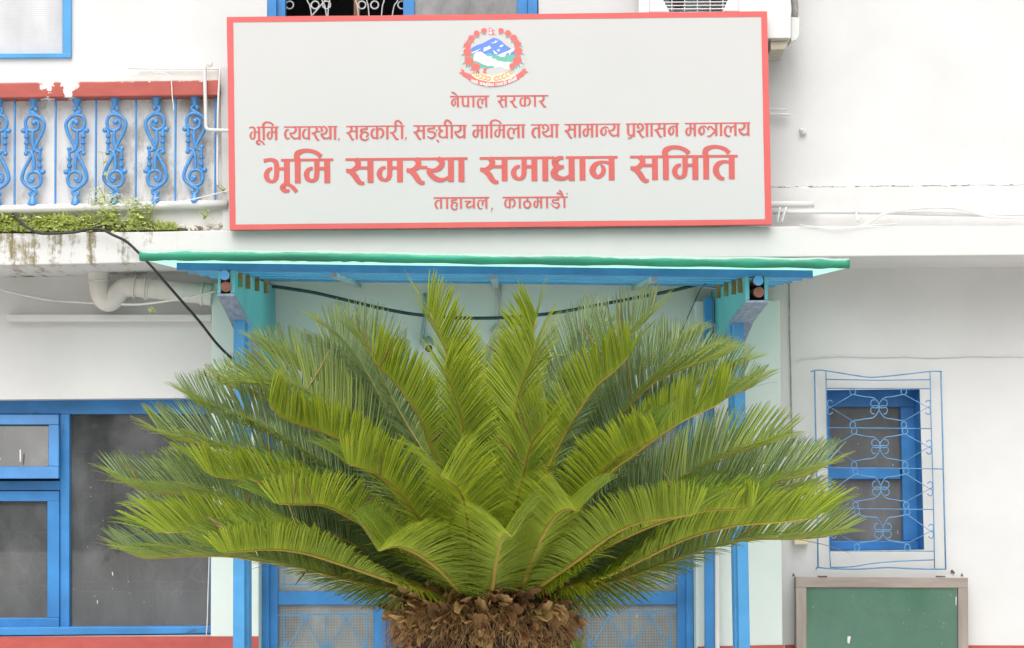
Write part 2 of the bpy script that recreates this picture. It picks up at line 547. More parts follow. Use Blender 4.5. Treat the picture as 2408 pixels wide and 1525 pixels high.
def leaf_mat(name, dif, trans, tw, rough, spec, var=0.3):
    m, nt, b, out = new_mat(name)
    g = nt.nodes.new('ShaderNodeNewGeometry')
    rnd = g.outputs['Random Per Island']
    n = pos_noise(nt, (1, 1, 1), 3.0, 2)
    f = math_n(nt, 'ADD', math_n(nt, 'MULTIPLY', rnd, 0.5), math_n(nt, 'MULTIPLY', n, 0.5))
    c = ramp(nt, f, [(0.2, tuple(x * (1 - var) for x in dif)), (0.8, tuple(x * (1 + var) for x in dif))])
    t = ramp(nt, f, [(0.2, tuple(x * (1 - var * 0.6) for x in trans)), (0.8, tuple(min(0.9, x * (1 + var * 0.6)) for x in trans))])
    nt.links.new(c, b.inputs['Base Color'])
    b.inputs['Roughness'].default_value = rough
    b.inputs['Specular IOR Level'].default_value = spec
    tb = nt.nodes.new('ShaderNodeBsdfTranslucent')
    nt.links.new(t, tb.inputs['Color'])
    mx = nt.nodes.new('ShaderNodeMixShader'); mx.inputs[0].default_value = tw
    nt.links.new(b.outputs[0], mx.inputs[1]); nt.links.new(tb.outputs[0], mx.inputs[2])
    nt.links.new(mx.outputs[0], out.inputs['Surface'])
    return m
M['leaf_top'] = leaf_mat('cycad_leaf_upper', (0.10, 0.24, 0.09), (0.82, 1.0, 0.14), 0.58, 0.24, 0.9)
M['leaf_under'] = leaf_mat('cycad_leaf_under', (0.47, 0.62, 0.11), (0.92, 1.0, 0.15), 0.60, 0.55, 0.35)
M['leaf_top_old'] = leaf_mat('cycad_old_leaf_upper', (0.29, 0.41, 0.25), (0.72, 0.90, 0.26), 0.48, 0.22, 1.0)
M['leaf_under_old'] = leaf_mat('cycad_old_leaf_under', (0.40, 0.50, 0.18), (0.78, 0.95, 0.22), 0.54, 0.4, 0.5)
M['rachis'] = paint('cycad_midrib', (0.42, 0.31, 0.06), 0.5, 0.15, 20, 0.1, 60)
M['leaf_dry'] = leaf_mat('dry_leaflet', (0.45, 0.34, 0.14), (0.4, 0.3, 0.12), 0.3, 0.6, 0.4)
M['foliage_far'] = leaf_mat('courtyard_foliage', (0.05, 0.09, 0.03), (0.12, 0.2, 0.05), 0.3, 0.6, 0.5)
M['weed'] = leaf_mat('weed_leaf', (0.46, 0.53, 0.15), (0.74, 0.82, 0.22), 0.45, 0.6, 0.3)
M['weed_pale'] = leaf_mat('pale_weed_leaf', (0.64, 0.71, 0.36), (0.75, 0.85, 0.4), 0.4, 0.6, 0.3)
M['weed_dark'] = leaf_mat('dark_weed_leaf', (0.03, 0.07, 0.03), (0.1, 0.2, 0.05), 0.3, 0.6, 0.3)
M['stalk'] = paint('weed_stalk', (0.22, 0.22, 0.10), 0.7, 0.3, 30, 0.0)
M['petal'] = paint('white_floret', (0.75, 0.75, 0.7), 0.7, 0.05, 30, 0.0)


def husk(name, stops, rough=0.8):
    m, nt, b, out = new_mat(name)
    g = nt.nodes.new('ShaderNodeNewGeometry')
    n = pos_noise(nt, (1, 1, 1), 22.0, 6, 0.65)
    f = math_n(nt, 'ADD', math_n(nt, 'MULTIPLY', g.outputs['Random Per Island'], 0.55), math_n(nt, 'MULTIPLY', n, 0.45))
    nt.links.new(ramp(nt, f, stops), b.inputs['Base Color'])
    b.inputs['Roughness'].default_value = rough
    bump(nt, b, n, 0.6, 0.006)
    return m
M['husk'] = husk('old_leaf_bases', [(0.2, (0.07, 0.035, 0.02)), (0.5, (0.38, 0.21, 0.08)), (0.8, (0.62, 0.43, 0.18))])
M['fibre'] = husk('dry_fibre', [(0.2, (0.13, 0.065, 0.03)), (0.5, (0.36, 0.20, 0.085)), (0.8, (0.6, 0.42, 0.22))])
M['bark'] = husk('dark_bark', [(0.2, (0.02, 0.013, 0.010)), (0.5, (0.05, 0.03, 0.02)), (0.8, (0.09, 0.05, 0.03))])
M['seed'] = paint('red_seed', (0.30, 0.06, 0.05), 0.5, 0.3, 30, 0.0)
for nm, c in (('em_blue', (0.13, 0.24, 0.80)), ('em_green', (0.14, 0.44, 0.35)), ('em_red', (0.78, 0.15, 0.14)), ('em_leaf', (0.16, 0.33, 0.30)),
              ('em_white', (0.78, 0.78, 0.78)), ('em_cream', (0.80, 0.72, 0.50)), ('em_rice', (0.78, 0.33, 0.22)), ('em_pink', (0.75, 0.20, 0.24))):
    M[nm] = paint(nm.replace('em_', 'printed_'), c, 0.5, 0.03, 8, 0.0)


# ================================================================== SETTING
g = MB()
g.add([(-300, -300, 0), (300, -300, 0), (300, 300, 0), (-300, 300, 0)], [(0, 1, 2, 3)])
tag(g.build('ground', M['ground'], recalc=False), kind='structure')

# trees on the far side of the courtyard, behind the camera: they are what the window panes mirror
tm = MB()
rt = random.Random(77)
for k in range(17):
    cx, cy = rt.uniform(-16, 12), rt.uniform(-9, -4)
    cz = rt.uniform(1.0, 5.5); rad = rt.uniform(.5, 1.3)
    for q in range(150):
        a, b2 = rt.uniform(0, 6.283), rt.uniform(-1, 1)
        rr_ = rad * rt.random() ** .4
        p = Vector((cx + rr_ * math.cos(a), cy + rr_ * math.sin(a) * .8, max(.2, cz + rr_ * b2)))
        d = Vector((rt.uniform(-1, 1), rt.uniform(-1, 1), rt.uniform(-1, 1))).normalized() * rt.uniform(.10, .24)
        e2 = d.cross(Vector((rt.uniform(-1, 1), rt.uniform(-1, 1), rt.uniform(-1, 1)))).normalized() * rt.uniform(.05, .12)
        tm.add([p - d, p + e2, p + d, p - e2], [(0, 1, 2, 3)])
tag(tm.build('tree_row', M['foliage_far'], recalc=False), 'row of leafy trees across the courtyard mirrored in the window panes', 'trees', kind='stuff')

# ================================================================== BUILDING
YW = 12.0          # ground floor wall
YU = 11.80         # upper wall
YF = 11.47         # front of the concrete ledge
bld = thing('office_building', (0, 12, 0), 'white two storey office building with blue window frames, red band and concrete ledge', 'building')


def wall_grid(mb, x0, x1, z0, z1, holes, Y, t):
    """sheet with rectangular openings and their reveals"""
    xs = sorted({x0, x1} | {h[0] for h in holes} | {h[1] for h in holes})
    zs = sorted({z0, z1} | {h[2] for h in holes} | {h[3] for h in holes})
    xs = [x for x in xs if x0 <= x <= x1]
    zs = [z for z in zs if z0 <= z <= z1]
    for i in range(len(xs) - 1):
        for j in range(len(zs) - 1):
            cx, cz = (xs[i] + xs[i + 1]) / 2, (zs[j] + zs[j + 1]) / 2
            if any(h[0] < cx < h[1] and h[2] < cz < h[3] for h in holes):
                continue
            mb.add([(xs[i], Y, zs[j]), (xs[i + 1], Y, zs[j]), (xs[i + 1], Y, zs[j + 1]), (xs[i], Y, zs[j + 1])], [(0, 1, 2, 3)])
    for a, b, c, d in holes:
        for p, q in (((a, c), (a, d)), ((a, d), (b, d)), ((b, d), (b, c)), ((b, c), (a, c))):
            mb.add([(p[0], Y, p[1]), (q[0], Y, q[1]), (q[0], Y + t, q[1]), (p[0], Y + t, p[1])], [(0, 1, 2, 3)])


def hole(px0, px1, py0, py1, Y):
    a, b = P(px0, (py0 + py1) / 2, Y), P(px1, (py0 + py1) / 2, Y)
    c, d = P((px0 + px1) / 2, py1, Y), P((px0 + px1) / 2, py0, Y)
    return (a.x, b.x, c.z, d.z)


h_left = hole(-260, 497, 939, 1496, YW)
h_right = hole(1947, 2168, 917, 1294, YW)
h_door = hole(612, 1631, 930, 1800, YW)
h_door = (h_door[0], h_door[1], 0.35, h_door[3])
w = MB()
wall_grid(w, -6.0, 6.0, 0.0, 3.2, [h_left, h_right, h_door], YW, 0.24)
w.build('ground_floor_wall', M['wall'], bld, recalc=False)

h_tl = hole(-400, 166, -500, 136, YU)
h_tc = hole(629, 1264, -500, 90, YU)
w = MB()
wall_grid(w, -6.0, 6.0, 3.2, 6.2, [h_tl, h_tc], YU, 0.12)
w.build('upper_wall', M['wall'], bld, recalc=False)

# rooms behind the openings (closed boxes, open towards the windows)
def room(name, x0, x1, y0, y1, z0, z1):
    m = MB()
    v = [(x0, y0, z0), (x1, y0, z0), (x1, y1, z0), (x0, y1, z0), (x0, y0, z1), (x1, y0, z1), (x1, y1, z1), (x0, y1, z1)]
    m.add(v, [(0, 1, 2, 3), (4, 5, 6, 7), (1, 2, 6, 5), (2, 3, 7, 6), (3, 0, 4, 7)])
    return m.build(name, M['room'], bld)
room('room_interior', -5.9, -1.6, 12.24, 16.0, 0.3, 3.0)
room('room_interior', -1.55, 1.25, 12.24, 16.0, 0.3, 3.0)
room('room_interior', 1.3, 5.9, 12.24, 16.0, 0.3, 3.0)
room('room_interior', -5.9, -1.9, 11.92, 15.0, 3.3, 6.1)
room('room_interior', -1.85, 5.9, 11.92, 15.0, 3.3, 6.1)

# pilasters either side of the porch, the canopy's green light put into their colour
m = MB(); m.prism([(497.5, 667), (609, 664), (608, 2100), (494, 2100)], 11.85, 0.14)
m.build('pilaster', M['mint_light'], bld, bevel=0.006)
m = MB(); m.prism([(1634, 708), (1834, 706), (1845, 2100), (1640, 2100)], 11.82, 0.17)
m.build('pilaster', M['mint_light'], bld, bevel=0.006)

m = MB(); m.rect(609.5, 1633.5, 640, 929, YW - 0.006, 0.005)  # thin added panel that carries the canopy's green light as wall colour
m.build('porch_wall_light_tint', M['mint_light'], bld)

# concrete ledge (slab edge)
m = MB()
top = [(-160, 551), (40, 549), (110, 550), (200, 546), (330, 546), (420, 544), (560, 541), (1200, 540), (1830, 533), (2570, 531)]
bot = [(2570, 599.5), (2408, 600.5), (2000, 603.5), (1200, 611), (330, 618.5), (160, 622), (-160, 627)]
m.prism(top + bot, YF, 0.62)
m.build('ledge', M['ledge'], bld, bevel=0.006)

# band of wall just above the ledge on the right, with the dirty crack over it
m = MB(); m.prism([(1690, 441), (2570, 434), (2570, 540), (1690, 545)], 11.70, 0.098)
m.build('wall_band', M['trim'], bld, bevel=0.008)
m = MB()
for a, b in ((1815, 1886), (1900, 2000), (2010, 2080), (2082, 2230), (2235, 2290), (2300, 2420)):
    y = lambda x: 440 - (x - 1815) * 0.0085
    pts = [(a + (b - a) * i / 8, y(a + (b - a) * i / 8) + random.uniform(-0.7, 0.7)) for i in range(9)]
    ptube(m, pts, 11.699, [random.uniform(0.0006, 0.0032) for _ in range(17)], n=5, sm=2)
m.build('crack', M['crack'], bld)

# red painted band at the foot of the wall
m = MB(); m.prism([(-260, 1498), (497, 1490 + 7), (497, 2000), (-260, 2000)], YW - 0.006, 0.005)
m.build('painted_band', M['red_paint'], bld)
m = MB(); m.prism([(494.5, 1497), (608, 1497), (608, 2000), (494, 2000)], 11.844, 0.005)
m.build('painted_band', M['red_paint'], bld)
m = MB(); m.prism([(1846, 1517), (2570, 1519), (2570, 2000), (1846, 2000)], YW - 0.006, 0.005)
m.build('painted_band', M['red_paint'], bld)
m = MB(); m.prism([(1640, 1521), (1843, 1517), (1845, 2000), (1640, 2000)], 11.814, 0.005)
m.build('painted_band', M['red_paint'], bld)

# ------------------------------------------------------------------ balcony
m = MB(); m.prism([(-160, 228), (534, 222), (537, 520), (-160, 530)], 11.535, 0.25)
m.build('parapet', M['parapet'], bld)
m = MB()
m.prism([(518, 160), (535, 160), (540, 541), (524, 541)], 11.50, 0.1)
m.build('corner_post', M['trim'], bld)
m = MB(); m.prism([(-160, 196), (190, 187), (324, 174), (330, 166), (513, 163), (513, 189.5), (-160, 199)], 11.47, 0.30)
m.build('coping', M['wall_dirty'], bld, bevel=0.006)
m = MB(); m.prism([(-160, 198.4), (513, 189), (512.5, 224.5), (-160, 233)], 11.44, 0.14)
m.build('rail_beam', M['beam_red'], bld, bevel=0.006)
m = MB(); ptube(m, [(-160, 496), (0, 493), (250, 487), (535, 480)], 11.49, 0.0235, n=14, sm=4)
m.build('bottom_rail', M['trim'], bld, smooth=True)
m = MB(); m.prism([(-160, 498), (300, 492), (535, 486), (541, 545), (300, 551), (-160, 554)], 11.525, 0.1)
m.build('planted_kerb', M['wall_dirty'], bld)

# cast iron baluster, traced in its own coordinates (px of the close-up, centre 1003,1345)
BAL = [
    ([(960, 868), (1005, 862), (1052, 868)], [14, 16, 14]),
    ([(1005, 860), (1005, 890), (1005, 930), (1008, 950)], [44, 40, 24, 18]),
    ([(1008, 945), (1032, 968), (1025, 1000), (1000, 1010)], [15, 15, 15, 15]),
    ([(1030, 965), (1005, 950), (985, 955), (980, 972), (992, 980)], [12, 13, 14, 15, 14]),
    ([(1030, 985), (985, 1015), (930, 1058), (908, 1108), (925, 1180), (955, 1240), (985, 1300), (1000, 1345)], [14, 16, 17, 17, 17, 16, 15, 14]),
    ([(960, 1040), (1010, 1020), (1058, 1038), (1076, 1090), (1060, 1143), (1010, 1164), (968, 1142), (958, 1100), (978, 1072), (1005, 1075)], [12, 15, 16, 16, 16, 16, 15, 14, 14, 14]),
    ([(1008, 1160), (1010, 1240), (1003, 1300), (975, 1345), (945, 1350)], [16, 17, 16, 14, 14]),
    ([(1062, 1165), (1062, 1200)], [14, 17]),
    ([(1062, 1200), (1062, 1225)], [24, 24]),
    ([(1062, 1225), (1062, 1270)], [15, 15]),
    ([(1062, 1265), (1062, 1280)], [25, 25]),
    ([(1062, 1280), (1063, 1345), (1062, 1355)], [14, 15, 15]),
    ([(1062, 1170), (1080, 1150)], [14, 14]),
]
BALLS = [(1000, 1090, 24), (1092, 1160, 25), (940, 1325, 22), (988, 968, 16), (1005, 868, 30)]
BK = (1.0 / 2.179 / 1.7010) * 11.47 / FPX


def baluster_mesh(mb, mirror, L0):
    def q(x, y, flip):
        dx, dy = (x - 1003) * BK, -(y - 1345) * BK
        if flip: dx, dy = -dx, -dy
        if mirror: dx = -dx
        return L0 + Vector((dx, 0, dy))
    for flip in (False, True):
        for pts, r in BAL:
            full = crom([(p[0], p[1], s) for p, s in zip(pts, r)], 5)
            mb.tube([q(a[0], a[1], flip) for a in full], [a[2] * BK for a in full], 8)
        for x, y, r in BALLS:
            mb.ball(q(x, y, flip), r * BK, (1, 0.8, 1), 10, 6)


bxs = [(-4, 357), (78, 356.5), (179.5, 356), (270, 355), (367, 353.5), (458, 352)]
kk = random.Random(3)
for i, (bx, by) in enumerate(bxs):
    mb = MB()
    baluster_mesh(mb, i % 2 == 1, P(bx, by, 11.49))
    mb.build('baluster', M['blue_iron'], bld, smooth=True)
for rx in (-62, 35, 131, 226, 320, 413, 507):
    mb = MB()
    a, b = P(rx, 226, 11.49), P(rx - 1, 488, 11.49)
    n = 150
    pts = [a.lerp(b, i / n) for i in range(n + 1)]
    mb.tube(pts, [0.0058 + 0.0016 * (1 if (i % 3) == 0 else 0) for i in range(n + 1)], 7)
    mb.build('twisted_rod', M['blue_iron'], bld, smooth=True)

# ------------------------------------------------------------------ windows
def sub(name, mb, mat, parent, **k):
    return mb.build(name, mat, parent, **k)


# top left window
wf = MB()
wf.rect(147, 167.5, -500, 126, YU - 0.02, 0.06)
wf.prism([(-400, 128), (167.5, 125), (167.5, 136), (-400, 140)], YU - 0.021, 0.06)
wf = wf.build('window', M['blue_light'], bld, bevel=0.004)
m = MB(); m.prism([(-400, -500), (147, -500), (147, 126), (-400, 129)], YU + 0.02, 0.012)
m.build('pane', M['ribbed'], wf)

# top centre window
wf = MB()
wf.rect(629, 650, -500, 90, YU - 0.015, 0.10)
wf.rect(650, 671, -500, 90, YU + 0.02, 0.07)
wf.rect(948, 974.5, -500, 90, YU + 0.0, 0.07)
wf.rect(1216, 1241, -500, 90, YU + 0.0, 0.07)
wf.rect(1241, 1264, -500, 90, YU - 0.015, 0.10)
wf.rect(671, 1216, 60, 90, YU + 0.0, 0.07)
wf = wf.build('window', M['blue'], bld, bevel=0.004)
m = MB(); m.rect(974.5, 1216, -500, 60, YU + 0.03, 0.008)
m.build('pane', M['glass_pale'], wf)
m = MB()
yg = YU + 0.10
for cx in (700, 760, 845, 955):
    pass
for c0 in (681, 741, 768, 851, 881, 945):
    c = P(c0, 12.5, yg)
    m.tube([c + Vector((0.022 * math.cos(a), 0, 0.022 * math.sin(a))) for a in [2 * math.pi * i / 20 for i in range(21)]], 0.0045, 6)
for x0, x1 in ((722, 733), (757, 768), (775, 771), (836, 843), (862, 868), (903, 897), (935, 922)):
    ptube(m, [(x0 - 6, -40), (x0, 0), (x0 + (x1 - x0) * 0.6, 14), (x1, 40)], yg, 0.004, n=6)
ptube(m, [(735, 36), (766, 0), (790, -30)], yg, 0.005, n=6)
m.build('grille', M['grille_metal'], wf)
m = MB(); m.rect(832, 846, -500, 90, YU + 0.2, 0.03)
m.build('inner_post', M['log'], wf)

# ground floor left window
YL = YW + 0.07
wf = MB()
wf.rect(-260, 497, 939, 974, YL + 0.05, 0.08)                 # head
wf.prism([(-260, 1478), (497, 1474), (497, 1490), (330, 1492), (-260, 1497)], YW - 0.012, 0.24)   # sill
wf.rect(141, 163, 974, 1476, YL + 0.045, 0.075)
wf.rect(-260, 141, 1131, 1154, YL + 0.046, 0.075)
wf.rect(494.5, 497.4, 974, 1474, YL + 0.04, 0.08)
wf = wf.build('window', M['blue'], bld, bevel=0.004)
m = MB(); m.rect(163, 494.5, 974, 1475, YL + 0.085, 0.006)
m.build('pane', M['glass'], wf)
# lower sash
m = MB()
m.rect(-200, 139, 1155.5, 1179, YL + 0.03, 0.05)
m.rect(111, 139.4, 1179.5, 1453, YL + 0.0302, 0.05)
m.rect(-200, 139, 1453.5, 1476, YL + 0.03, 0.05)
m.build('sash', M['blue'], wf, bevel=0.003)
m = MB(); m.rect(-200, 111, 1179, 1453, YL + 0.06, 0.006)
m.build('pane', M['glass'], wf)
# opening vent, tilted out at the foot
m = MB()
def vent(mb, x0, x1, y0, y1, t0, t1, th):
    a = [P(x0, y0, YL + t0), P(x1, y0, YL + t0), P(x1, y1, YL + t1), P(x0, y1, YL + t1)]
    mb.prism3(a, th)
def tl(y): return 0.02 - (y - 974) / 150.0 * 0.075
vent(m, -200, 138, 975, 999, tl(975), tl(999), 0.04)
vent(m, 114, 138.3, 999.3, 1097, tl(999.3), tl(1097), 0.04)
vent(m, -200, 138, 1097.3, 1126, tl(1097.3), tl(1126), 0.04)
m.build('vent_sash', M['blue'], wf, bevel=0.003)
m = MB(); vent(m, -200, 114, 999, 1097, tl(999) + 0.02, tl(1097) + 0.02, 0.006)
m.build('pane', M['glass_vent'], wf)


def motif(mb, Y, cx, cy, w, h, r):
    """wrought grille unit: four curls and the diagonals that leave them"""
    for sx in (-1, 1):
        for sy in (-1, 1):
            c = [(cx + sx * w * 0.02, cy + sy * h * 0.30), (cx + sx * w * 0.05, cy + sy * h * 0.12), (cx + sx * w * 0.16, cy + sy * h * 0.03),
                 (cx + sx * w * 0.24, cy + sy * h * 0.12), (cx + sx * w * 0.20, cy + sy * h * 0.26), (cx + sx * w * 0.11, cy + sy * h * 0.25)]
            ptube(mb, c, Y, r, n=5, sm=5)
            d = [(cx + sx * w * 0.02, cy + sy * h * 0.30), (cx + sx * w * 0.08, cy + sy * h * 0.44), (cx + sx * w * 0.5, cy + sy * h * 0.5)]
            ptube(mb, d, Y, r, n=5, sm=5)


m = MB()
yg = YL + 0.098
for gx in (195, 300, 405):
    ptube(m, [(gx, 1075), (gx, 1400)], yg, 0.003, n=5, sm=0)
for gy in (1064, 1082, 1392):
    ptube(m, [(163, gy), (495, gy - 2)], yg, 0.003, n=5, sm=0)
for gx in (240, 345, 450):
    for gy in (1130, 1200, 1330):
        motif(m, yg, gx, gy, 90, 80, 0.0048)
        for sx in (-1, 1):
            ptube(m, [(gx, gy + 24), (gx + sx * 26, gy + 48), (gx + sx * 46, gy + 70)], yg, 0.003, n=5, sm=3)
for gx in (26,):
    ptube(m, [(gx, 1180), (gx, 1450)], yg, 0.003, n=5, sm=0)
for gx in (-20, 72):
    for gy in (1290, 1340):
        motif(m, yg, gx, gy, 90, 80, 0.0048)
    ptube(m, [(gx, 1200), (gx - 46, 1255)], yg, 0.003, n=5, sm=0)
    ptube(m, [(gx, 1200), (gx + 46, 1255)], yg, 0.003, n=5, sm=0)
    ptube(m, [(gx - 40, 1375), (gx, 1428)], yg, 0.003, n=5, sm=0)
    ptube(m, [(gx + 40, 1375), (gx, 1428)], yg, 0.003, n=5, sm=0)
m.build('grille', M['grille_metal'], wf)
m = MB()
a, b = P(300, 1300, 12.6), P(383, 1300, 12.6)
n = 24
for i in range(n):
    x0 = a.x + (b.x - a.x) * i / n; x1 = a.x + (b.x - a.x) * (i + 1) / n
    y0 = 12.6 + 0.02 * math.sin(i * 1.3); y1 = 12.6 + 0.02 * math.sin((i + 1) * 1.3)
    m.add([(x0, y0, 0.5), (x1, y1, 0.5), (x1, y1, 2.05), (x0, y0, 2.05)], [(0, 1, 2, 3)])
m.build('curtain', M['curtain'], wf, recalc=False)
for lp in ([(64, 975), (72, 973), (88, 969)], [(438, 1487), (446, 1485), (462, 1481)], [(149, 998), (148, 1020), (144, 1025)]):
    m = MB(); ptube(m, lp, YW - 0.02 if lp[0][1] > 1400 else YL + 0.02, 0.0022, n=5, sm=2)
    m.build('latch', M['rust'], wf)

# ground floor right window: deep blue reveal, two sashes, dark mesh
wf = MB()
Yi = YW + 0.17
q = lambda x0, x1, y0, y1: wf.prism([(x0, y0), (x1, y0), (x1 + 6, y1), (x0 + 6, y1)], Yi, 0.06)
wf.prism([(1930, 905), (2190, 905), (2190, 957), (1930, 957)], Yi, 0.06)
wf.prism([(1928, 957.3), (1951, 957.3), (1959, 1272), (1935, 1272)], Yi, 0.06)
wf.prism([(2117.5, 957.3), (2180, 957.3), (2188, 1272), (2124.5, 1272)], Yi, 0.06)
wf.prism([(1951.4, 1101), (2117.1, 1101), (2118.2, 1127), (1952.4, 1127)], Yi, 0.06)
wf.prism([(1935, 1272.3), (2190, 1272.3), (2190, 1310), (1935, 1310)], Yi, 0.06)
wf = wf.build('window', M['blue'], bld, bevel=0.004)
m = MB()
hr = h_right
e = 0.003
for p, q2, in (((hr[0] + e, hr[2] + e), (hr[0] + e, hr[3] - e)), ((hr[0] + e, hr[3] - e), (hr[1] - e, hr[3] - e)), ((hr[1] - e, hr[3] - e), (hr[1] - e, hr[2] + e)), ((hr[1] - e, hr[2] + e), (hr[0] + e, hr[2] + e))):
    m.add([(p[0], YW - 0.004, p[1]), (q2[0], YW - 0.004, q2[1]), (q2[0], Yi + 0.002, q2[1]), (p[0], Yi + 0.002, p[1])], [(0, 1, 2, 3)])
m.build('reveal', M['blue'], wf, recalc=False)
for y0, y1 in ((957, 1101), (1127, 1272)):
    m = MB(); m.prism([(1950, y0), (2119, y0), (2124, y1), (1954, y1)], Yi + 0.04, 0.006)
    m.build('pane', M['glass_mesh'], wf)

# blue iron grille in front of it (zoomed px of the close-up -> picture px)
def G(x, y): return (1820.1 + x * 0.4604, 823.0 + y * 0.4604)
YG = 11.93
m = MB()
def gl(pts, r=0.0032, sm=0): ptube(m, [G(*p) for p in pts], YG, r, n=6, sm=sm)
gl([(207, 105), (213, 420), (220, 760), (225, 1113)], 0.0043)
gl([(852, 110), (860, 400), (868, 760), (877, 1120)], 0.0043)
gl([(188, 114), (207, 106), (265, 107), (460, 138), (545, 138), (700, 122), (797, 111), (858, 111)], 0.0038, 3)
gl([(215, 1122), (225, 1112), (290, 1118), (440, 1120), (580, 1112), (700, 1118), (820, 1120), (880, 1120)], 0.0043, 3)
gl([(265, 107), (270, 400), (277, 600), (284, 1028), (289, 1113)])
gl([(797, 111), (803, 400), (810, 610), (817, 900), (820, 1120)])
gl([(266, 151), (530, 156), (798, 153)])
gl([(266, 197), (800, 199)])
gl([(272, 398), (804, 403)])
gl([(240, 601), (810, 608), (866, 609)])
gl([(280, 811), (814, 816)])
gl([(284, 1027), (819, 1029)])
gl([(289, 1112), (400, 1108), (500, 1092), (640, 1080), (819, 1073)], 0.0036, 3)
rows = [(200, 402, 536, 292), (402, 607, 541, 495), (607, 814, 545, 708), (814, 1028, 556, 925)]
for ri, (t, b2, cx, cy) in enumerate(rows):
    lx, rx = (402 + ri * 7, 663 + ri * 6)
    # inner lines from the top knots into the quatrefoil and back out to the bottom knots
    for sx, kx in ((-1, lx), (1, rx)):
        gl([(kx, t + 28), (kx - sx * 60, t + 40), (cx + sx * 28, t + 46), (cx + sx * 4, cy - 22), (cx, cy)], 0.0033, 5)
        gl([(kx, b2 - 38), (kx - sx * 60, b2 - 48), (cx + sx * 28, b2 - 56), (cx + sx * 4, cy + 24), (cx, cy)], 0.0033, 5)
        for sy in (-1, 1):
            gl([(cx, cy), (cx + sx * 14, cy + sy * 6), (cx + sx * 36, cy + sy * 4), (cx + sx * 43, cy + sy * 20), (cx + sx * 34, cy + sy * 35), (cx + sx * 22, cy + sy * 35)], 0.0033, 4)
    # diagonals to the side curls
    for kx, ex, s2 in ((lx, 276 + ri * 6, 1), (rx, 797 + ri * 5, -1)):
        gl([(kx, t + 28), (ex + s2 * 12, cy + 6 - 4), (kx, b2 - 38)], 0.0033)
        for sy in (-1, 1):
            gl([(ex + s2 * 12, cy + 2), (ex - s2 * 4 + s2 * 2, cy + 2 + sy * 8), (ex, cy + 2 + sy * 30), (ex + s2 * 10, cy + 2 + sy * 36), (ex + s2 * 24, cy + 2 + sy * 26)], 0.0033, 4)
        for ky in (t + 14, b2 - 18):
            gl([(kx + 14 * math.cos(a), ky + 17 * math.sin(a)) for a in [2 * math.pi * i / 14 for i in range(15)]], 0.0033)
m.build('grille', M['blue_grille'], wf, smooth=True)

# ------------------------------------------------------------------ door in the porch
dr = MB()
Yd = YW + 0.03
zb = 0.35
def drect(mb, x0, x1, y0, y1, Y=Yd, t=0.05): mb.rect(x0, x1, y0, y1, Y, t)
drect(dr, 612, 632.5, 930, 1800, YW - 0.01, 0.12)
drect(dr, 1614, 1631, 930, 1800, YW - 0.01, 0.12)
drect(dr, 632.5, 1614, 930, 962, YW + 0.0, 0.11)
drect(dr, 909.5, 922, 962, 1800, YW + 0.03, 0.09)
drect(dr, 1326, 1337.5, 962, 1800, YW + 0.03, 0.09)
dr = dr.build('door', M['blue'], bld, bevel=0.004)
def leafp(x0, x1, p0, p1):
    m = MB()
    drect(m, x0, p0, 963, 1800); drect(m, p1, x1, 963, 1800)
    for y0, y1 in ((963, 1000), (1130, 1160), (1391, 1423), (1600, 1640)):
        drect(m, p0 + 0.2, p1 - 0.2, y0, y1, Yd + 0.001, 0.048)
    lf = m.build('door_leaf', M['blue'], dr, bevel=0.004)
    return lf
leafp(632.9, 909, 653.5, 878.5)
leafp(1338, 1613.6, 1368.5, 1592.5)
m = MB(); drect(m, 653, 879, 965, 1700, Yd + 0.03, 0.006); m.build('pane', M['glass_net'], dr)
m = MB(); drect(m, 1368, 1593, 965, 1700, Yd + 0.03, 0.006); m.build('pane', M['glass_net'], dr)
m = MB(); drect(m, 922.2, 1125, 962.5, 1800, Yd + 0.012, 0.045); m.build('door_leaf', M['blue_light'], dr, bevel=0.004)
m = MB(); drect(m, 1126, 1325.8, 962.5, 1800, Yd + 0.012, 0.045); m.build('door_leaf', M['blue_light'], dr, bevel=0.004)


def door_grille(x0, x1, ytop):
    m = MB()
    Y = YW + 0.004
    kx = (x1 - x0)
    ptube(m, [(x0, ytop + 1), (x1, ytop - 1)], Y, 0.0035, n=6, sm=0)
    vx = [x0 + kx * f for f in (0.065, 0.5, 0.935)]
    for x in vx:
        ptube(m, [(x, ytop), (x, ytop + 160)], Y, 0.003, n=6, sm=0)
    for k in (0, 1):
        a, b = vx[k], vx[k + 1]
        c = (a + b) / 2
        for s in (-1, 1):
            e = a if s < 0 else b
            ptube(m, [(c + s * 14, ytop + 10), (c + s * 13, ytop + 4), (c + s * 7, ytop + 2), (c, ytop + 10), (c - s * 4, ytop + 16)], Y, 0.003, n=6, sm=4)
            ptube(m, [(c, ytop + 12), (c + s * 18, ytop + 42), (c + s * 32, ytop + 66), (e - s * 10, ytop + 77), (e, ytop + 72)], Y, 0.003, n=6, sm=4)
            ptube(m, [(e, ytop + 76), (c + s * 32, ytop + 92), (c, ytop + 140)], Y, 0.003, n=6, sm=4)
            ptube(m, [(e - s * 9, ytop + 62), (e - s * 5, ytop + 68), (e, ytop + 71)], Y, 0.003, n=6, sm=3)
    return m.build('grille', M['blue_light'], dr)
door_grille(653.5, 878.5, 1445.5)
door_grille(1368.5, 1592.5, 1439.5)
for x0, x1 in ((653.5, 878.5), (1368.5, 1592.5)):
    m = MB()
    ptube(m, [(x0, 1375), (x1, 1373)], YW + 0.004, 0.0035, n=6, sm=0)
    for f in (0.065, 0.5, 0.935):
        ptube(m, [(x0 + (x1 - x0) * f, 1180), (x0 + (x1 - x0) * f, 1375)], YW + 0.004, 0.003, n=6, sm=0)
    m.build('grille', M['blue_light'], dr)

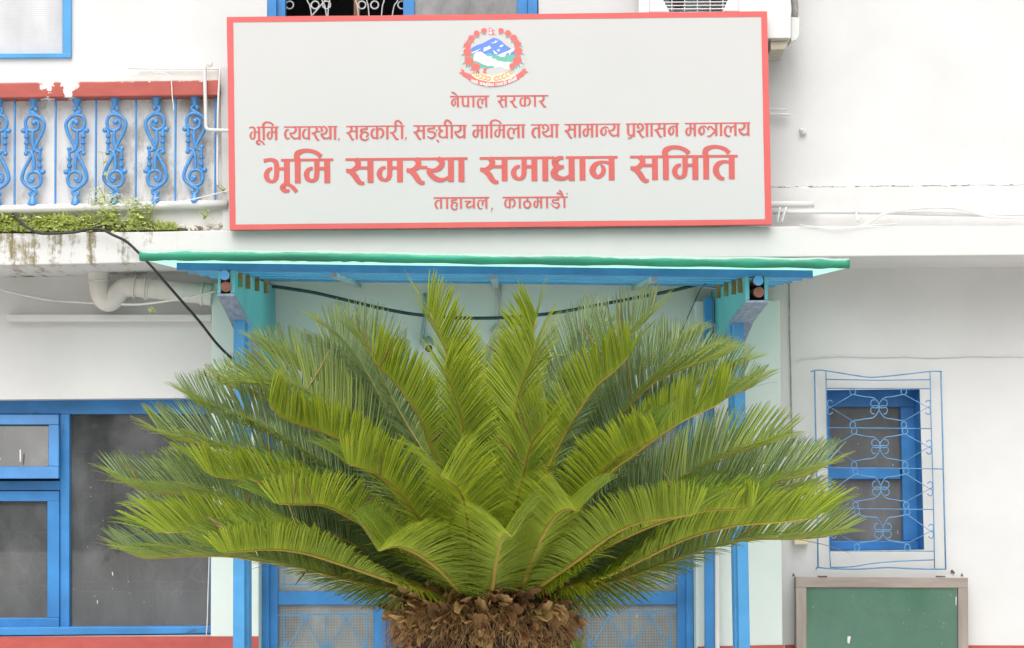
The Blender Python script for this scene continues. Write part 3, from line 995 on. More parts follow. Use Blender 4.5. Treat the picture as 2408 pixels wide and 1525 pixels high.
# ================================================================== PORCH CANOPY
can = thing('porch_canopy', (-0.1, 10.9, 0), 'porch canopy of green sheet on blue purlins and posts over the door', 'canopy')
SL = 0.088
roll = [(329, 602), (430, 601), (560, 602), (760, 602.5), (980, 607), (1200, 610.5), (1450, 613), (1700, 617), (1880, 619), (1997, 620.5)]
m = MB()
pts = [Vector(t) for t in crom([tuple(P(x, y, 10.1)) for x, y in roll], 10)]
rr = [0.0250 + 0.0018 * math.sin(i * 0.7) + random.uniform(-0.0012, 0.0012) for i in range(len(pts))]
m.tube(pts, rr, 14)
m.build('rolled_edge', M['green_roll'], can, smooth=True)
# sheet: rises gently to the wall, lightly corrugated
m = MB()
nx, ny = 160, 8
V = []
for j in range(ny + 1):
    Y = 10.1 + (11.95 - 10.1) * j / ny
    for i in range(nx + 1):
        p = pts[0].lerp(pts[-1], i / nx)
        V.append((p.x, Y, p.z - 0.016 + SL * (Y - 10.1) + 0.003 * math.sin(i * 1.6)))
F = [(j * (nx + 1) + i, j * (nx + 1) + i + 1, (j + 1) * (nx + 1) + i + 1, (j + 1) * (nx + 1) + i) for j in range(ny) for i in range(nx)]
m.add(V, F)
m.build('roof_sheet', M['frp'], can, recalc=False, smooth=True)
pa, pb = P(415, 635.5, 10.2), P(1912, 653.5, 10.2)
for i in range(5):
    Y = 10.2 + 0.37 * i
    dz = SL * (Y - 10.2)
    hgt = 0.036 if i == 0 else 0.033
    m = MB()
    a = [Vector((pa.x, Y, pa.z + dz)), Vector((pb.x, Y, pb.z + dz)), Vector((pb.x, Y, pb.z + dz + hgt)), Vector((pa.x, Y, pa.z + dz + hgt))]
    m.prism3(a, 0.04)
    m.build('purlin', M['blue'] if i == 0 else M['blue_light'], can, bevel=0.002)
for px in (781, 1160, 1541):
    p0 = P(px, 641 + (px - 781) * 0.011, 10.2)
    m = MB()
    zc = pa.z + (pb.z - pa.z) * (p0.x - pa.x) / (pb.x - pa.x) - 0.0125
    m.bar((p0.x, 10.26, zc + SL * 0.06), (p0.x, 11.98, zc + SL * 1.78), 0.03, 0.022)
    m.build('rafter', M['grey_metal'], can)


def side_profile(mb, x0, x1, prof):
    n = len(prof)
    v = [(x0, y, z) for y, z in prof] + [(x1, y, z) for y, z in prof]
    f = [tuple(range(n)), tuple(range(2 * n - 1, n - 1, -1))] + [(i, i + n, (i + 1) % n + n, (i + 1) % n) for i in range(n)]
    mb.add(v, f)


def porch_side(xin0, xin1, xout0, xout1, xlog, ztop, znose, Yp, zp, zwall, post_px, side):
    prof = [(10.2, ztop), (10.2, znose + 0.012), (Yp, zp + 0.012), (11.97, zwall + 0.012), (11.97, ztop + 0.13)]
    for a, b in ((xin0, xin1), (xout0, xout1)):
        m = MB(); side_profile(m, a, b, prof)
        m.build('beam_board', M['teal'], can, bevel=0.002)
    xl, xr = min(xin0, xin1, xout0, xout1), max(xin0, xin1, xout0, xout1)
    m = MB()
    side_profile(m, xl - 0.002, xr + 0.002, [(10.19, znose + 0.010), (10.19, znose - 0.002), (Yp - 0.02, zp - 0.016), (11.975, zwall - 0.016), (11.975, zwall + 0.010), (Yp, zp + 0.010)])
    m.build('bottom_timber', M['steel_blue'], can, bevel=0.002)
    for dz, mat, r in ((-0.026, 'blue_light', 0.0245), (-0.080, 'log', 0.0255)):
        m = MB()
        m.tube([(xlog + (0.004 if dz < -0.05 else 0), 10.165 if dz > -0.05 else 10.18, ztop + dz), (xlog, 11.9, ztop + dz + 0.1)], r, 18)
        m.build('log_pole', M[mat] if mat == 'log' else [M['log']], can, smooth=False)
    m = MB()
    m.tube([(xlog, 10.160, ztop - 0.026), (xlog, 10.1645, ztop - 0.026)], 0.0242, 18)
    m.build('pole_end', M['blue_light'], can)
    # cleats on the inner board
    xc = xin1 if side < 0 else xin0
    for k, Y in enumerate((10.32, 10.62, 11.0, 11.4)):
        m = MB()
        m.box(*( (xc, xc + 0.022) if side < 0 else (xc - 0.022, xc) ), Y, Y + 0.03, ztop - 0.075 + SL * (Y - 10.2), ztop - 0.004 + SL * (Y - 10.2))
        m.build('cleat', M['cleat'], can, bevel=0.002)
    # post
    (fx0, fx1, fy), (gx0, gx1, gy) = post_px
    top0, top1 = P(fx0, fy, Yp), P(fx1, fy, Yp)
    b0, b1 = P(gx0, gy, Yp), P(gx1, gy, Yp)
    k = b0.z / (top0.z - b0.z)
    g0 = b0 + (b0 - top0) * k; g1 = b1 + (b1 - top1) * k
    m = MB(); m.prism3([top0, top1, g1, g0], 0.07)
    m.build('post', M['blue_light'], can, bevel=0.004)
    m = MB()
    o = Vector((0.012 if side < 0 else -0.012, 0.0702, 0))
    m.prism3([top0 + o, top1 + o, g1 + o, g0 + o], 0.13)
    m.build('post', M['blue_light'], can, bevel=0.004)


xv = lambda px, Y: P(px, 670, Y).x
porch_side(xv(541, 10.2), xv(552, 10.2), xv(512, 10.2), xv(519.5, 10.2), xv(530.3, 10.2), P(541, 637, 10.2).z, P(536, 696, 10.2).z,
           10.63, P(562, 743, 10.63).z, 2.44, ((549, 574, 742), (547.5, 575, 1525)), -1)
porch_side(xv(1752, 10.2), xv(1762, 10.2), xv(1797, 10.2), xv(1805, 10.2), xv(1781.5, 10.2), P(1760, 650, 10.2).z, P(1768, 712, 10.2).z,
           10.85, P(1733, 751, 10.85).z, 2.52, ((1724, 1749.5, 750), (1738, 1764, 1525)), 1)


# ================================================================== SIGN BOARD
YS = 11.41
sign = thing('sign_board', tuple(P(1172, 541, YS + 0.03)), 'large white sign board with red border, red lettering and round emblem', 'sign')
oTL, oTR, oBR, oBL = (533, 40.5), (1804, 27), (1815, 528.5), (540, 541)
iTL, iTR, iBR, iBL = (548.5, 53), (1790, 40), (1799, 516), (554, 528.5)
m = MB(); m.prism([(533.6, 41), (1803.5, 27.6), (1814.5, 528), (540.6, 540.5)], YS, 0.04)
m.build('panel', M['sign_white'], sign, bevel=0.003)
m = MB()
def wob(a, b, n=14, amp=0.5):
    return [(a[0] + (b[0] - a[0]) * i / n + (random.uniform(-amp, amp) if 0 < i < n else 0), a[1] + (b[1] - a[1]) * i / n + (random.uniform(-amp, amp) if 0 < i < n else 0)) for i in range(n)]
out = wob(oTL, oTR) + wob(oTR, oBR) + wob(oBR, oBL) + wob(oBL, oTL)
inn = wob(iTL, iTR, amp=0.25) + wob(iTR, iBR, amp=0.25) + wob(iBR, iBL, amp=0.25) + wob(iBL, iTL, amp=0.25)
yb = YS - 0.0015
fo = [P(x, y, yb) for x, y in out]; fi = [P(x, y, yb) for x, y in inn]
n = len(fo)
m.add(fo + fi, [(i, (i + 1) % n, (i + 1) % n + n, i + n) for i in range(n)])
bk = [Vector((p.x, YS + 0.041, p.z)) for p in fo]
m.add(fo + bk, [(i, i + n, (i + 1) % n + n, (i + 1) % n) for i in range(n)])
m.build('border_tape', M['sign_red'], sign)

# ------------------------------------------------------------------ letters
# strokes: points (x 0..1 over the letter's width, y 0 = head line, 1 = foot), width relative to the stem
def st(x): return ('L', [(x, 0.0, 1.0), (x, 1.0, 1.0)])
MA_L = ('C', [(.497, 0.02, .87), (.497, .35, .87), (.497, .6, .87), (.47, .79, .82), (.38, .89, .62), (.28, .905, .55), (.15, .82, .78), (.098, .65, .9), (.15, .49, .75), (.25, .405, .55), (.345, .40, .5)])
BAR = ('L', [(.5, .405, .5), (.88, .405, .5)])
S_TOP = ('C', [(.34, .03, .85), (.43, .16, .95), (.437, .29, .97), (.36, .42, .9), (.19, .505, .62), (0.0, .51, .68)])
S_DIAG = ('C', [(.06, .53, .55), (.2, .585, .8), (.33, .73, .95), (.43, .91, .92), (.55, 1.03, .7), (.67, 1.02, .5)])
GL = {
    'ma': [st(.886), MA_L, BAR],
    'bha': [st(.884), ('C', [(.0, .085, .62), (.14, .04, .55), (.30, .035, .6), (.44, .10, .8), (.494, .25, .87), (.496, .6, .87), (.465, .80, .82), (.38, .905, .6), (.29, .925, .55), (.15, .83, .8), (.10, .66, .9), (.15, .50, .75), (.25, .405, .55), (.33, .40, .5)]), BAR],
    'sa': [st(.886), S_TOP, S_DIAG, ('L', [(.45, .40, .5), (.88, .40, .5)])],
    'sa_half': [S_TOP, S_DIAG, ('L', [(.45, .40, .5), (.76, .40, .5)])],
    'ra': [('C', [(.45, .02, .85), (.6, .15, .95), (.655, .30, .97), (.52, .45, .9), (.28, .535, .65), (0, .53, .68)]), ('C', [(.1, .55, .55), (.3, .63, .8), (.47, .78, .95), (.64, .95, .92), (.82, 1.04, .7), (1.0, 1.0, .5)])],
    'ya': [st(.90), ('C', [(.40, .03, .8), (.54, .15, .9), (.56, .3, .95), (.42, .46, .85), (.22, .53, .6), (0, .47, .5)]), ('C', [(.02, .5, .6), (.1, .66, .75), (.28, .83, .85), (.48, .92, .75), (.68, .89, .55), (.88, .76, .5)])],
    'va': [st(.865), ('C', [(.58, .26, .5), (.42, .235, .6), (.24, .34, .85), (.14, .58, 1.0), (.22, .80, .9), (.45, .91, .6), (.68, .88, .55), (.86, .77, .5)])],
    'va_half': [('C', [(.85, .25, .5), (.6, .225, .6), (.33, .33, .85), (.2, .57, 1.0), (.3, .79, .9), (.6, .90, .6), (.98, .86, .5)])],
    'tha': [st(.9), ('C', [(.22, .37, .6), (.09, .29, .85), (.08, .13, .85), (.25, .03, .5), (.46, .10, .75), (.57, .28, .95), (.50, .46, .85), (.28, .58, .6), (0, .56, .5)]), ('C', [(.02, .58, .6), (.12, .73, .8), (.3, .87, .8), (.5, .92, .65), (.7, .88, .5), (.9, .76, .5)])],
    'sha': [st(.9), ('C', [(.25, .37, .6), (.11, .28, .85), (.10, .12, .85), (.27, .02, .5), (.46, .10, .75), (.55, .28, .95), (.45, .47, .85), (.22, .59, .6), (0, .57, .6)]), ('C', [(.06, .6, .55), (.22, .68, .8), (.34, .84, .92), (.45, .99, .85), (.55, 1.05, .65), (.67, 1.0, .5)])],
    'ha': [('L', [(.76, 0, 1.0), (.76, .28, 1.0)]), ('C', [(.88, .245, .5), (.55, .245, .55), (.28, .25, .75), (.13, .36, .9), (.25, .46, .7), (.5, .455, .55), (.78, .50, .75), (.92, .65, .85), (.82, .78, .7), (.66, .82, .4)]), ('C', [(.42, .48, .5), (.2, .6, .8), (.11, .78, .98), (.22, .97, .85), (.5, 1.07, .65), (.75, 1.05, .6), (1.0, .93, .5)])],
    'ka': [st(.485), ('C', [(.34, .28, .5), (.24, .25, .6), (.13, .37, .9), (.09, .62, 1.0), (.16, .83, .85), (.31, .92, .55), (.47, .86, .5)]), ('C', [(.5, .33, .5), (.66, .235, .6), (.83, .27, .8), (.92, .5, 1.0), (.86, .76, .8), (.68, .92, .5)])],
    'nga': [('L', [(.74, 0, 1.0), (.74, .26, 1.0)]), ('C', [(.87, .235, .5), (.5, .235, .55), (.22, .25, .75), (.11, .36, .9), (.25, .475, .65), (.6, .49, .6), (.86, .6, .85), (.88, .74, 1.0), (.72, .91, .75), (.42, .97, .6), (.02, .82, .5)]), ('L', [(1.02, .37, .8), (1.10, .43, .8)])],
    'gha': [st(.88), ('C', [(.28, .03, .6), (.13, .14, .9), (.15, .30, 1.0), (.32, .41, .7), (.54, .42, .55)]), ('C', [(.42, .44, .5), (.17, .53, .85), (.1, .69, 1.0), (.2, .86, .85), (.45, .93, .6), (.7, .89, .5), (.88, .76, .5)])],
    'dha': [st(.873), ('C', [(.53, .06, .5), (.34, .07, .7), (.17, .19, 1.05), (.20, .33, 1.05), (.36, .43, .75), (.55, .43, .55)]), ('C', [(.45, .45, .5), (.25, .50, .9), (.13, .67, 1.2), (.22, .83, 1.05), (.45, .905, .7), (.65, .88, .55), (.84, .76, .5)])],
    'na': [st(.882), ('C', [(.88, .34, .5), (.72, .275, .52), (.48, .25, .5), (.25, .35, .85), (.13, .57, 1.1), (.20, .77, .92), (.36, .86, .65), (.52, .74, .75), (.57, .58, .78), (.53, .44, .6), (.45, .36, .3)])],
    'na_half': [('C', [(.80, .38, .35), (.66, .275, .5), (.48, .25, .5), (.25, .35, .85), (.13, .57, 1.1), (.20, .77, .92), (.36, .86, .65), (.52, .74, .75), (.57, .58, .78), (.53, .44, .6), (.45, .36, .3)])],
    'ta': [st(.86), ('C', [(.85, .33, .5), (.68, .29, .5), (.46, .285, .6), (.24, .39, .9), (.145, .61, 1.05), (.23, .83, .9), (.38, .95, .7), (.53, .98, .5)])],
    'la': [st(.914), ('C', [(.92, .30, .5), (.78, .29, .5), (.64, .33, .6), (.555, .48, .85), (.545, .73, .9)]), ('C', [(.56, .44, .5), (.45, .31, .55), (.32, .265, .55), (.16, .38, .85), (.09, .64, 1.0), (.14, .86, .95), (.27, 1.01, .75), (.42, 1.03, .6), (.53, .97, .5)])],
    'pa': [st(.86), ('C', [(.15, 0.02, 1.0), (.15, .4, 1.0), (.16, .66, 1.0), (.24, .83, .8), (.44, .90, .6), (.66, .86, .5), (.86, .74, .5)])],
    'pra': [st(.86), ('C', [(.15, 0.02, 1.0), (.15, .4, 1.0), (.16, .66, 1.0), (.24, .83, .8), (.44, .90, .6), (.66, .86, .5), (.86, .74, .5)]), ('C', [(.72, .9, .45), (.5, 1.06, .55), (.32, 1.12, .6), (.12, 1.10, .6)])],
    'tra': [st(.89), ('C', [(.18, .57, .55), (.10, .43, .7), (.22, .31, .75), (.42, .31, .65), (.57, .46, .75), (.86, .60, .9)]), ('C', [(.86, .62, .8), (.66, .75, .8), (.42, .94, .75), (.24, 1.02, .7), (.02, 1.0, .5)])],
    'cha': [st(.90), ('L', [(0.02, .37, .62), (.66, .37, .62)]), ('C', [(.62, .40, .5), (.34, .53, .7), (.2, .71, .95), (.34, .89, .8), (.6, .84, .6), (.9, .66, .5)])],
    'ttha': [('L', [(.52, 0, 1.0), (.52, .4, 1.0)]), ('C', [(.52, .38, .6), (.22, .44, .8), (.12, .68, .95), (.3, .93, .8), (.55, .97, .75), (.84, .84, .9), (.9, .62, .95), (.74, .42, .7), (.5, .38, .6)])],
    'dda': [('L', [(.80, 0, 1.0), (.80, .32, 1.0)]), ('C', [(.95, .30, .6), (.5, .30, .65), (.24, .34, .8), (.24, .5, .8), (.5, .57, .65), (.82, .6, .8), (.92, .8, 1.0), (.72, .98, .85), (.4, .92, .6), (.03, .63, .35)])],
    'ja': [st(.88), ('L', [(.35, .4, .55), (.9, .4, .55)]), ('C', [(.45, .42, .6), (.5, .65, .85), (.3, .85, .8), (.02, .62, .5)])],
    'ga': [st(.88), ('C', [(.3, .02, .95), (.33, .4, .95), (.25, .72, .8), (.05, .66, .5)])],
    'da': [('L', [(.7, 0, .95), (.7, .3, .95)]), ('C', [(.8, .3, .6), (.3, .3, .7), (.12, .52, .95), (.35, .78, .7), (.65, .6, .6), (.75, .95, .5)])],
}


class Line:
    """one line of lettering: head line from (x0,y0) to (x1,y1) in photograph px, letter height H, stem width"""
    def __init__(self, p0, p1, H, stem, head, foot_slant=False):
        self.p0, self.p1, self.H, self.stem, self.head = p0, p1, H, stem, head
        self.mb = MB()
        self.k = 0

    def top(self, x):
        return self.p0[1] + (x - self.p0[0]) * (self.p1[1] - self.p0[1]) / (self.p1[0] - self.p0[0])

    def ribbon(self, pts, curve=True, bar=False):
        if curve and len(pts) > 2:
            pts = [tuple(a) for a in crom(pts, 6)]
        n = len(pts)
        L, R = [], []
        Y = YS - (0.0018 if bar else 0.0020 + 0.00016 * (self.k % 13))
        self.k += 1
        for i in range(n):
            a, b = pts[max(i - 1, 0)], pts[min(i + 1, n - 1)]
            dx, dy = b[0] - a[0], b[1] - a[1]
            l = math.hypot(dx, dy) or 1
            nx, ny = -dy / l, dx / l
            w = pts[i][2] / 2
            L.append(S(pts[i][0] + nx * w, pts[i][1] + ny * w, Y))
            R.append(S(pts[i][0] - nx * w, pts[i][1] - ny * w, Y))
        self.mb.add(L + R, [(i, i + 1, n + i + 1, n + i) for i in range(n - 1)])

    def bar(self, x0, x1):
        h = self.head
        self.ribbon([(x0, self.top(x0) + h / 2, h), (x1, self.top(x1) + h / 2, h)], False, True)

    def glyph(self, name, x0, x1):
        for kind, pts in GL[name]:
            q = [(x0 + (x1 - x0) * x, self.top(x0 + (x1 - x0) * x) + y * self.H, w * self.stem) for x, y, w in pts]
            if kind == 'L' and abs(q[0][0] - q[-1][0]) < 1 and pts[0][1] == 0.0:      # stems lean a touch like the photo's
                q = [q[0], (q[1][0] + self.H * 0.008, q[1][1], q[1][2])]
            self.ribbon(q, kind == 'C')

    def rel(self, xc, pts, sx=1.0, curve=True):
        self.ribbon([(xc + x * self.H * sx, self.top(xc) + y * self.H, w * self.stem) for x, y, w in pts], curve)

    def aa(self, xc): self.rel(xc, [(0, 0, 1), (.008, 1, 1)], 1, False)

    def i_short(self, xc, xend):
        self.aa(xc)
        s = (xend - xc) / self.H / 1.0
        self.rel(xc, [(.0, .04, 1), (-.035, -.10, .98), (.02, -.235, .95), (.26 * s, -.335, .66), (.52 * s, -.325, .62), (.76 * s, -.235, .66), (.93 * s, -.085, .78)])

    def ii_long(self, xc, xl):
        self.aa(xc)
        s = (xc - xl) / self.H
        self.rel(xc, [(-.80 * s, .02, .9), (-.96 * s, -.14, .9), (-.84 * s, -.30, .85), (-.60 * s, -.36, .75), (-.32 * s, -.28, .8), (-.02 * s, -.08, .95)])

    def uu(self, xc):
        self.rel(xc, [(.03, 1.02, .7), (-.12, 1.08, .75), (-.17, 1.18, .98), (-.09, 1.29, .8), (.02, 1.315, .6), (.115, 1.29, .5)])
        self.rel(xc, [(0, 1.03, .45), (.14, 1.09, .55), (.28, 1.2, .68), (.41, 1.36, .62)])

    def virama(self, x, y):
        self.ribbon([(x, y, 1), (x + 6, y + 4, self.stem * .8), (x + 12, y + 10, self.stem * .55)], False)

    def comma(self, x, y, h):
        self.ribbon([(x, y, self.stem * .8), (x - 0.5, y + h * .4, self.stem * .55), (x - h * .25, y + h, self.stem * .2)])


# line 1 : name of the government
l = Line((1800, 384.2), (2193, 380.5), 45.5, 7.7, 5.8)
l.bar(1800, 1957); l.glyph('na', 1803.8, 1835)
l.ribbon([(1829, 384, 3), (1820, 375, 5), (1811, 371, 6.5), (1806, 369, 5)])
l.glyph('pa', 1846, 1877); l.aa(1893.3); l.glyph('la', 1907, 1947.7)
l.bar(1987, 2193.3); l.glyph('sa', 1991, 2027); l.glyph('ra', 2039.5, 2068); l.glyph('ka', 2077, 2123.5); l.aa(2139.6); l.glyph('ra', 2156.4, 2184.7)
l.mb.build('lettering', M['letter_red'], sign, recalc=False)

# line 2 : ministry
l = Line((1027, 507.5), (3001, 490), 53.2, 9.1, 4.8)
l.bar(1027, 1114.3); l.glyph('bha', 997.4, 1041); l.uu(1036.3); l.i_short(1054.5, 1096.5); l.glyph('ma', 1065.8, 1109)
l.bar(1136, 1284.4); l.glyph('va_half', 1136, 1158.8); l.glyph('ya', 1158.8, 1202.4); l.glyph('va', 1207.6, 1239.9); l.glyph('sa_half', 1246.9, 1292.6)
l.bar(1310.9, 1349.4); l.glyph('tha', 1282.6, 1325.4); l.aa(1339.7); l.comma(1355.9, 553.5, 11)
l.bar(1385.3, 1618); l.glyph('sa', 1385.8, 1431.5); l.glyph('ha', 1438.5, 1475); l.glyph('ka', 1481, 1537); l.aa(1549); l.glyph('ra', 1560.6, 1594.6); l.ii_long(1608, 1580); l.comma(1624, 550, 11)
l.bar(1653, 1866.7); l.glyph('sa', 1654, 1699.8); l.glyph('nga', 1707.6, 1744.3); l.virama(1744, 559); l.glyph('gha', 1753, 1791.3); l.ii_long(1806.7, 1778); l.glyph('ya', 1818.4, 1861.6)
l.bar(1888.3, 2101.6); l.glyph('ma', 1889, 1932.8); l.aa(1946.7); l.i_short(1965, 2007); l.glyph('ma', 1976.4, 2019.7); l.glyph('la', 2027, 2078); l.aa(2091.9)
l.bar(2123.4, 2170); l.glyph('ta', 2124.7, 2161.3); l.bar(2198, 2236.3); l.glyph('tha', 2169, 2211.9); l.aa(2226.7)
l.bar(2258.3, 2481.6); l.glyph('sa', 2258.8, 2304.5); l.aa(2318.5); l.glyph('ma', 2329.8, 2373); l.aa(2386.9); l.glyph('na_half', 2399, 2443); l.glyph('ya', 2434, 2476.9)
l.bar(2504, 2547.9); l.glyph('pra', 2507.8, 2539.7); l.bar(2576.6, 2716.5); l.glyph('sha', 2547, 2592.3); l.aa(2606.3); l.glyph('sa', 2617.4, 2663); l.glyph('na', 2670.6, 2712)
l.bar(2739.5, 3001.5); l.glyph('ma', 2741, 2783.5); l.glyph('na_half', 2791, 2836); l.glyph('tra', 2827.6, 2869.5); l.aa(2884); l.glyph('la', 2895, 2946); l.glyph('ya', 2954.6, 2997)
l.mb.build('lettering', M['letter_red'], sign, recalc=False)

# line 3 : committee, the large bold line
l = Line((1123.8, 636.4), (2950.6, 619.8), 97.4, 23.6, 10.4)
l.bar(1123.8, 1333.5); l.glyph('bha', 1054.8, 1159.1); l.uu(1147); l.i_short(1190.2, 1292); l.glyph('ma', 1215.1, 1320.1)
l.bar(1381.9, 1869.9); l.glyph('sa', 1384, 1493.7); l.glyph('ma', 1507, 1611.3); l.glyph('sa_half', 1625.7, 1735); l.glyph('ya', 1708.8, 1814); l.aa(1845)
l.bar(1918.6, 2218.4); l.glyph('sa', 1920.6, 2030.6); l.glyph('ma', 2044, 2149); l.aa(2180.6); l.glyph('dha', 2204, 2298)
l.bar(2263.5, 2470.6); l.aa(2329.6); l.glyph('na', 2357, 2458)
l.bar(2520, 2951); l.glyph('sa', 2521.8, 2631.9); l.i_short(2663, 2763.7); l.glyph('ma', 2688.5, 2792.8); l.i_short(2824.3, 2924.6); l.glyph('ta', 2850.5, 2939)
l.mb.build('lettering', M['letter_red'], sign, recalc=False)

# line 4 : place
l = Line((1734, 789.8), (2270.6, 786), 46, 8, 6.2)
l.bar(1734, 1956.7); l.glyph('ta', 1737.4, 1768.5); l.aa(1788); l.glyph('ha', 1802.7, 1830.8); l.aa(1843.8); l.glyph('cha', 1858, 1899.4); l.glyph('la', 1908, 1948.7); l.comma(1968, 832, 17)
l.bar(2011, 2271); l.glyph('ka', 2016.5, 2062.6); l.aa(2079); l.glyph('ttha', 2092.5, 2124.9); l.glyph('ma', 2133, 2168.5); l.aa(2188); l.glyph('dda', 2202, 2239.5); l.aa(2257.7)
l.ribbon([(2253, 786, 3.5), (2247, 771, 5.5), (2238, 763, 6), (2236, 762, 5)])
l.ribbon([(2251, 786, 3), (2241, 776, 6), (2227, 773, 7.5)])
l.ribbon([(2268, 772, 1), (2268, 775.3, 6.6), (2268, 778.6, 1)], False)
l.mb.build('lettering', M['letter_red'], sign, recalc=False)

# ------------------------------------------------------------------ emblem (printed, flat)
em_k = [0]
def E(x, y, Y): return S(1810 + x / 5.647, 90 + y / 5.647, Y)
def epoly(mb, pts, lvl):
    Y = YS - 0.002 - lvl * 0.0003
    a = [E(x, y, Y) for x, y in pts]
    mb.add(a, [tuple(range(len(a)))])
emb = MB()
epoly(emb, [(900 + 740 * math.cos(t), 790 + 640 * math.sin(t)) for t in [2 * math.pi * i / 60 for i in range(60)]], 0)
emb = emb.build('emblem', M['sign_white'], sign, recalc=False)
def esub(name, mat, polys, lvl):
    m = MB()
    for i, p in enumerate(polys): epoly(m, p, lvl + 0.02 * (i % 20))
    o = m.build(name, M[mat], emb, recalc=False)
    if name in ('garland_leaf', 'rice_ear', 'snow_patch'): o['kind'] = 'stuff'
esub('green_hills', 'em_green', [[(400, 700), (530, 680), (640, 660), (760, 740), (800, 690), (860, 680), (930, 740), (1030, 760), (1240, 740), (1420, 700), (1500, 720), (1480, 880), (1300, 900), (1180, 900), (1060, 900), (980, 860), (880, 840), (820, 790), (700, 760), (560, 720), (480, 800), (470, 870), (560, 890), (680, 950), (800, 990), (910, 985), (940, 1025), (800, 1050), (640, 1040), (420, 960), (360, 820)]], 1)
esub('blue_mountain', 'em_blue', [[(415, 590), (540, 520), (700, 465), (800, 410), (890, 365), (920, 350), (1040, 375), (1100, 420), (1180, 495), (1260, 555), (1340, 605), (1420, 640), (1400, 720), (1300, 745), (1240, 730), (1030, 735), (930, 750), (860, 690), (800, 690), (760, 735), (700, 690), (620, 655), (520, 665), (430, 670)]], 2)
esub('snow_patch', 'em_white', [[(848, 480), (970, 440), (985, 465)], [(960, 410), (1020, 430), (990, 450), (960, 435)], [(1010, 395), (1055, 400), (1035, 412)], [(710, 575), (770, 560), (850, 520), (840, 550), (880, 580), (800, 620), (760, 640), (695, 660)],
                               [(1070, 530), (1130, 500), (1155, 525), (1100, 560), (1062, 560)], [(910, 620), (1000, 690), (1022, 722), (945, 712)], [(1000, 625), (1065, 600), (1065, 650), (1035, 660)], [(440, 680), (650, 585), (530, 670), (440, 705)],
                               [(1020, 745), (1140, 690), (1250, 650), (1340, 600), (1430, 575), (1400, 640), (1320, 680), (1290, 750), (1270, 680), (1200, 720), (1180, 780), (1080, 778)]], 3)
esub('country_map', 'em_white', [[(490, 730), (540, 680), (640, 660), (720, 720), (800, 775), (880, 770), (900, 820), (980, 830), (1000, 865), (1080, 880), (1180, 900), (1290, 890), (1290, 960), (1310, 1040), (1230, 1070), (1100, 1010), (960, 1030), (930, 990), (820, 990), (690, 950), (580, 890), (480, 860), (470, 830)]], 4)
esub('cream_ground', 'em_cream', [[(460, 1140), (600, 1130), (700, 1160), (800, 1170), (880, 1215), (1000, 1200), (1100, 1140), (1260, 1140), (1400, 1150), (1420, 1230), (1250, 1310), (1080, 1340), (900, 1350), (700, 1330), (560, 1285), (430, 1225)]], 2)
esub('red_robe', 'em_red', [[(700, 1050), (740, 1030), (800, 1035), (760, 1080), (755, 1140), (785, 1150), (770, 1165), (690, 1150)]], 5)
arc_o = [(350, 1290), (480, 1360), (640, 1420), (800, 1450), (960, 1450), (1120, 1425), (1300, 1370), (1510, 1280)]
arc_i = [(1430, 1200), (1300, 1280), (1120, 1330), (960, 1350), (800, 1345), (640, 1310), (520, 1265), (410, 1180)]
esub('red_scroll', 'em_red', [arc_o + arc_i, [(185, 1045), (270, 1090), (265, 1120), (420, 1180), (420, 1300), (345, 1290), (350, 1270), (220, 1200), (215, 1170), (135, 1140), (210, 1120)],
                              [(1660, 1030), (1640, 1100), (1720, 1115), (1640, 1150), (1620, 1190), (1510, 1260), (1510, 1285), (1420, 1310), (1420, 1200), (1560, 1110), (1590, 1065)]], 4)
rnd = random.Random(5)
flw = [(710, 190, 66), (550, 255, 74), (425, 362, 80), (345, 510, 86), (335, 680, 100), (370, 870, 108), (530, 1015, 104), (1095, 190, 66), (1255, 250, 76), (1385, 355, 82), (1465, 495, 88), (1485, 660, 100), (1460, 865, 108), (1350, 990, 75)]
polys, leaves = [], []
for x, y, r in flw:
    k = 18
    polys.append([(x + r * (1.0 + rnd.uniform(-.2, .14)) * math.cos(2 * math.pi * i / k), y + r * (.95 + rnd.uniform(-.2, .14)) * math.sin(2 * math.pi * i / k)) for i in range(k)])
    sgn = -1 if x < 900 else 1
    for dx, dy, an in ((sgn * .9, .5, math.pi / 2 - sgn * 1.1), (sgn * .4, 1.05, math.pi / 2 - sgn * .5), (-sgn * .1, 1.1, math.pi / 2), (-sgn * .5, 1.0, math.pi / 2 + sgn * .5)):
        cx, cy, L, W = x + dx * r, y + dy * r, r * .55, r * .17
        c, s = math.cos(an), math.sin(an)
        leaves.append([(cx + a * c - b * s, cy + a * s + b * c) for a, b in ((-L, 0), (-L * .3, W), (L * .4, W * .8), (L, 0), (L * .4, -W * .8), (-L * .3, -W))])
esub('garland_leaf', 'em_leaf', leaves, 5)
for i_, p_ in enumerate(polys): esub('garland_flower', 'em_red', [p_], 6 + .03 * i_)
stk = []
for sgn in (-1, 1):
    for i in range(5):
        for s2 in (-1, 1):
            cx, cy = 900 + sgn * (70 + i * 85), 1275 - i * i * 6.5 - i * 12
            an = math.atan2(-(12 + i * 13), sgn * 85) + s2 * .45
            cx += 25 * math.cos(an + s2); cy += 32 * s2 * (1 if sgn > 0 else -1)
            c, s = math.cos(an), math.sin(an)
            stk.append([(cx + a * c - b * s, cy + a * s + b * c) for a, b in ((-62, 0), (-20, 17), (25, 14), (66, 0), (25, -14), (-20, -17))])
esub('rice_ear', 'em_rice', stk, 5)
esub('flag', 'em_pink', [[(820, 108), (968, 188), (895, 200), (980, 286), (820, 286)]], 5)
esub('flag_moon', 'em_white', [[(862 + 27 * math.cos(t), 172 + 18 * math.sin(t)) for t in [i * math.pi / 6 for i in range(12)]], [(862 + 30 * math.cos(t), 238 + 30 * math.sin(t)) for t in [i * math.pi / 6 for i in range(12)]]], 6)


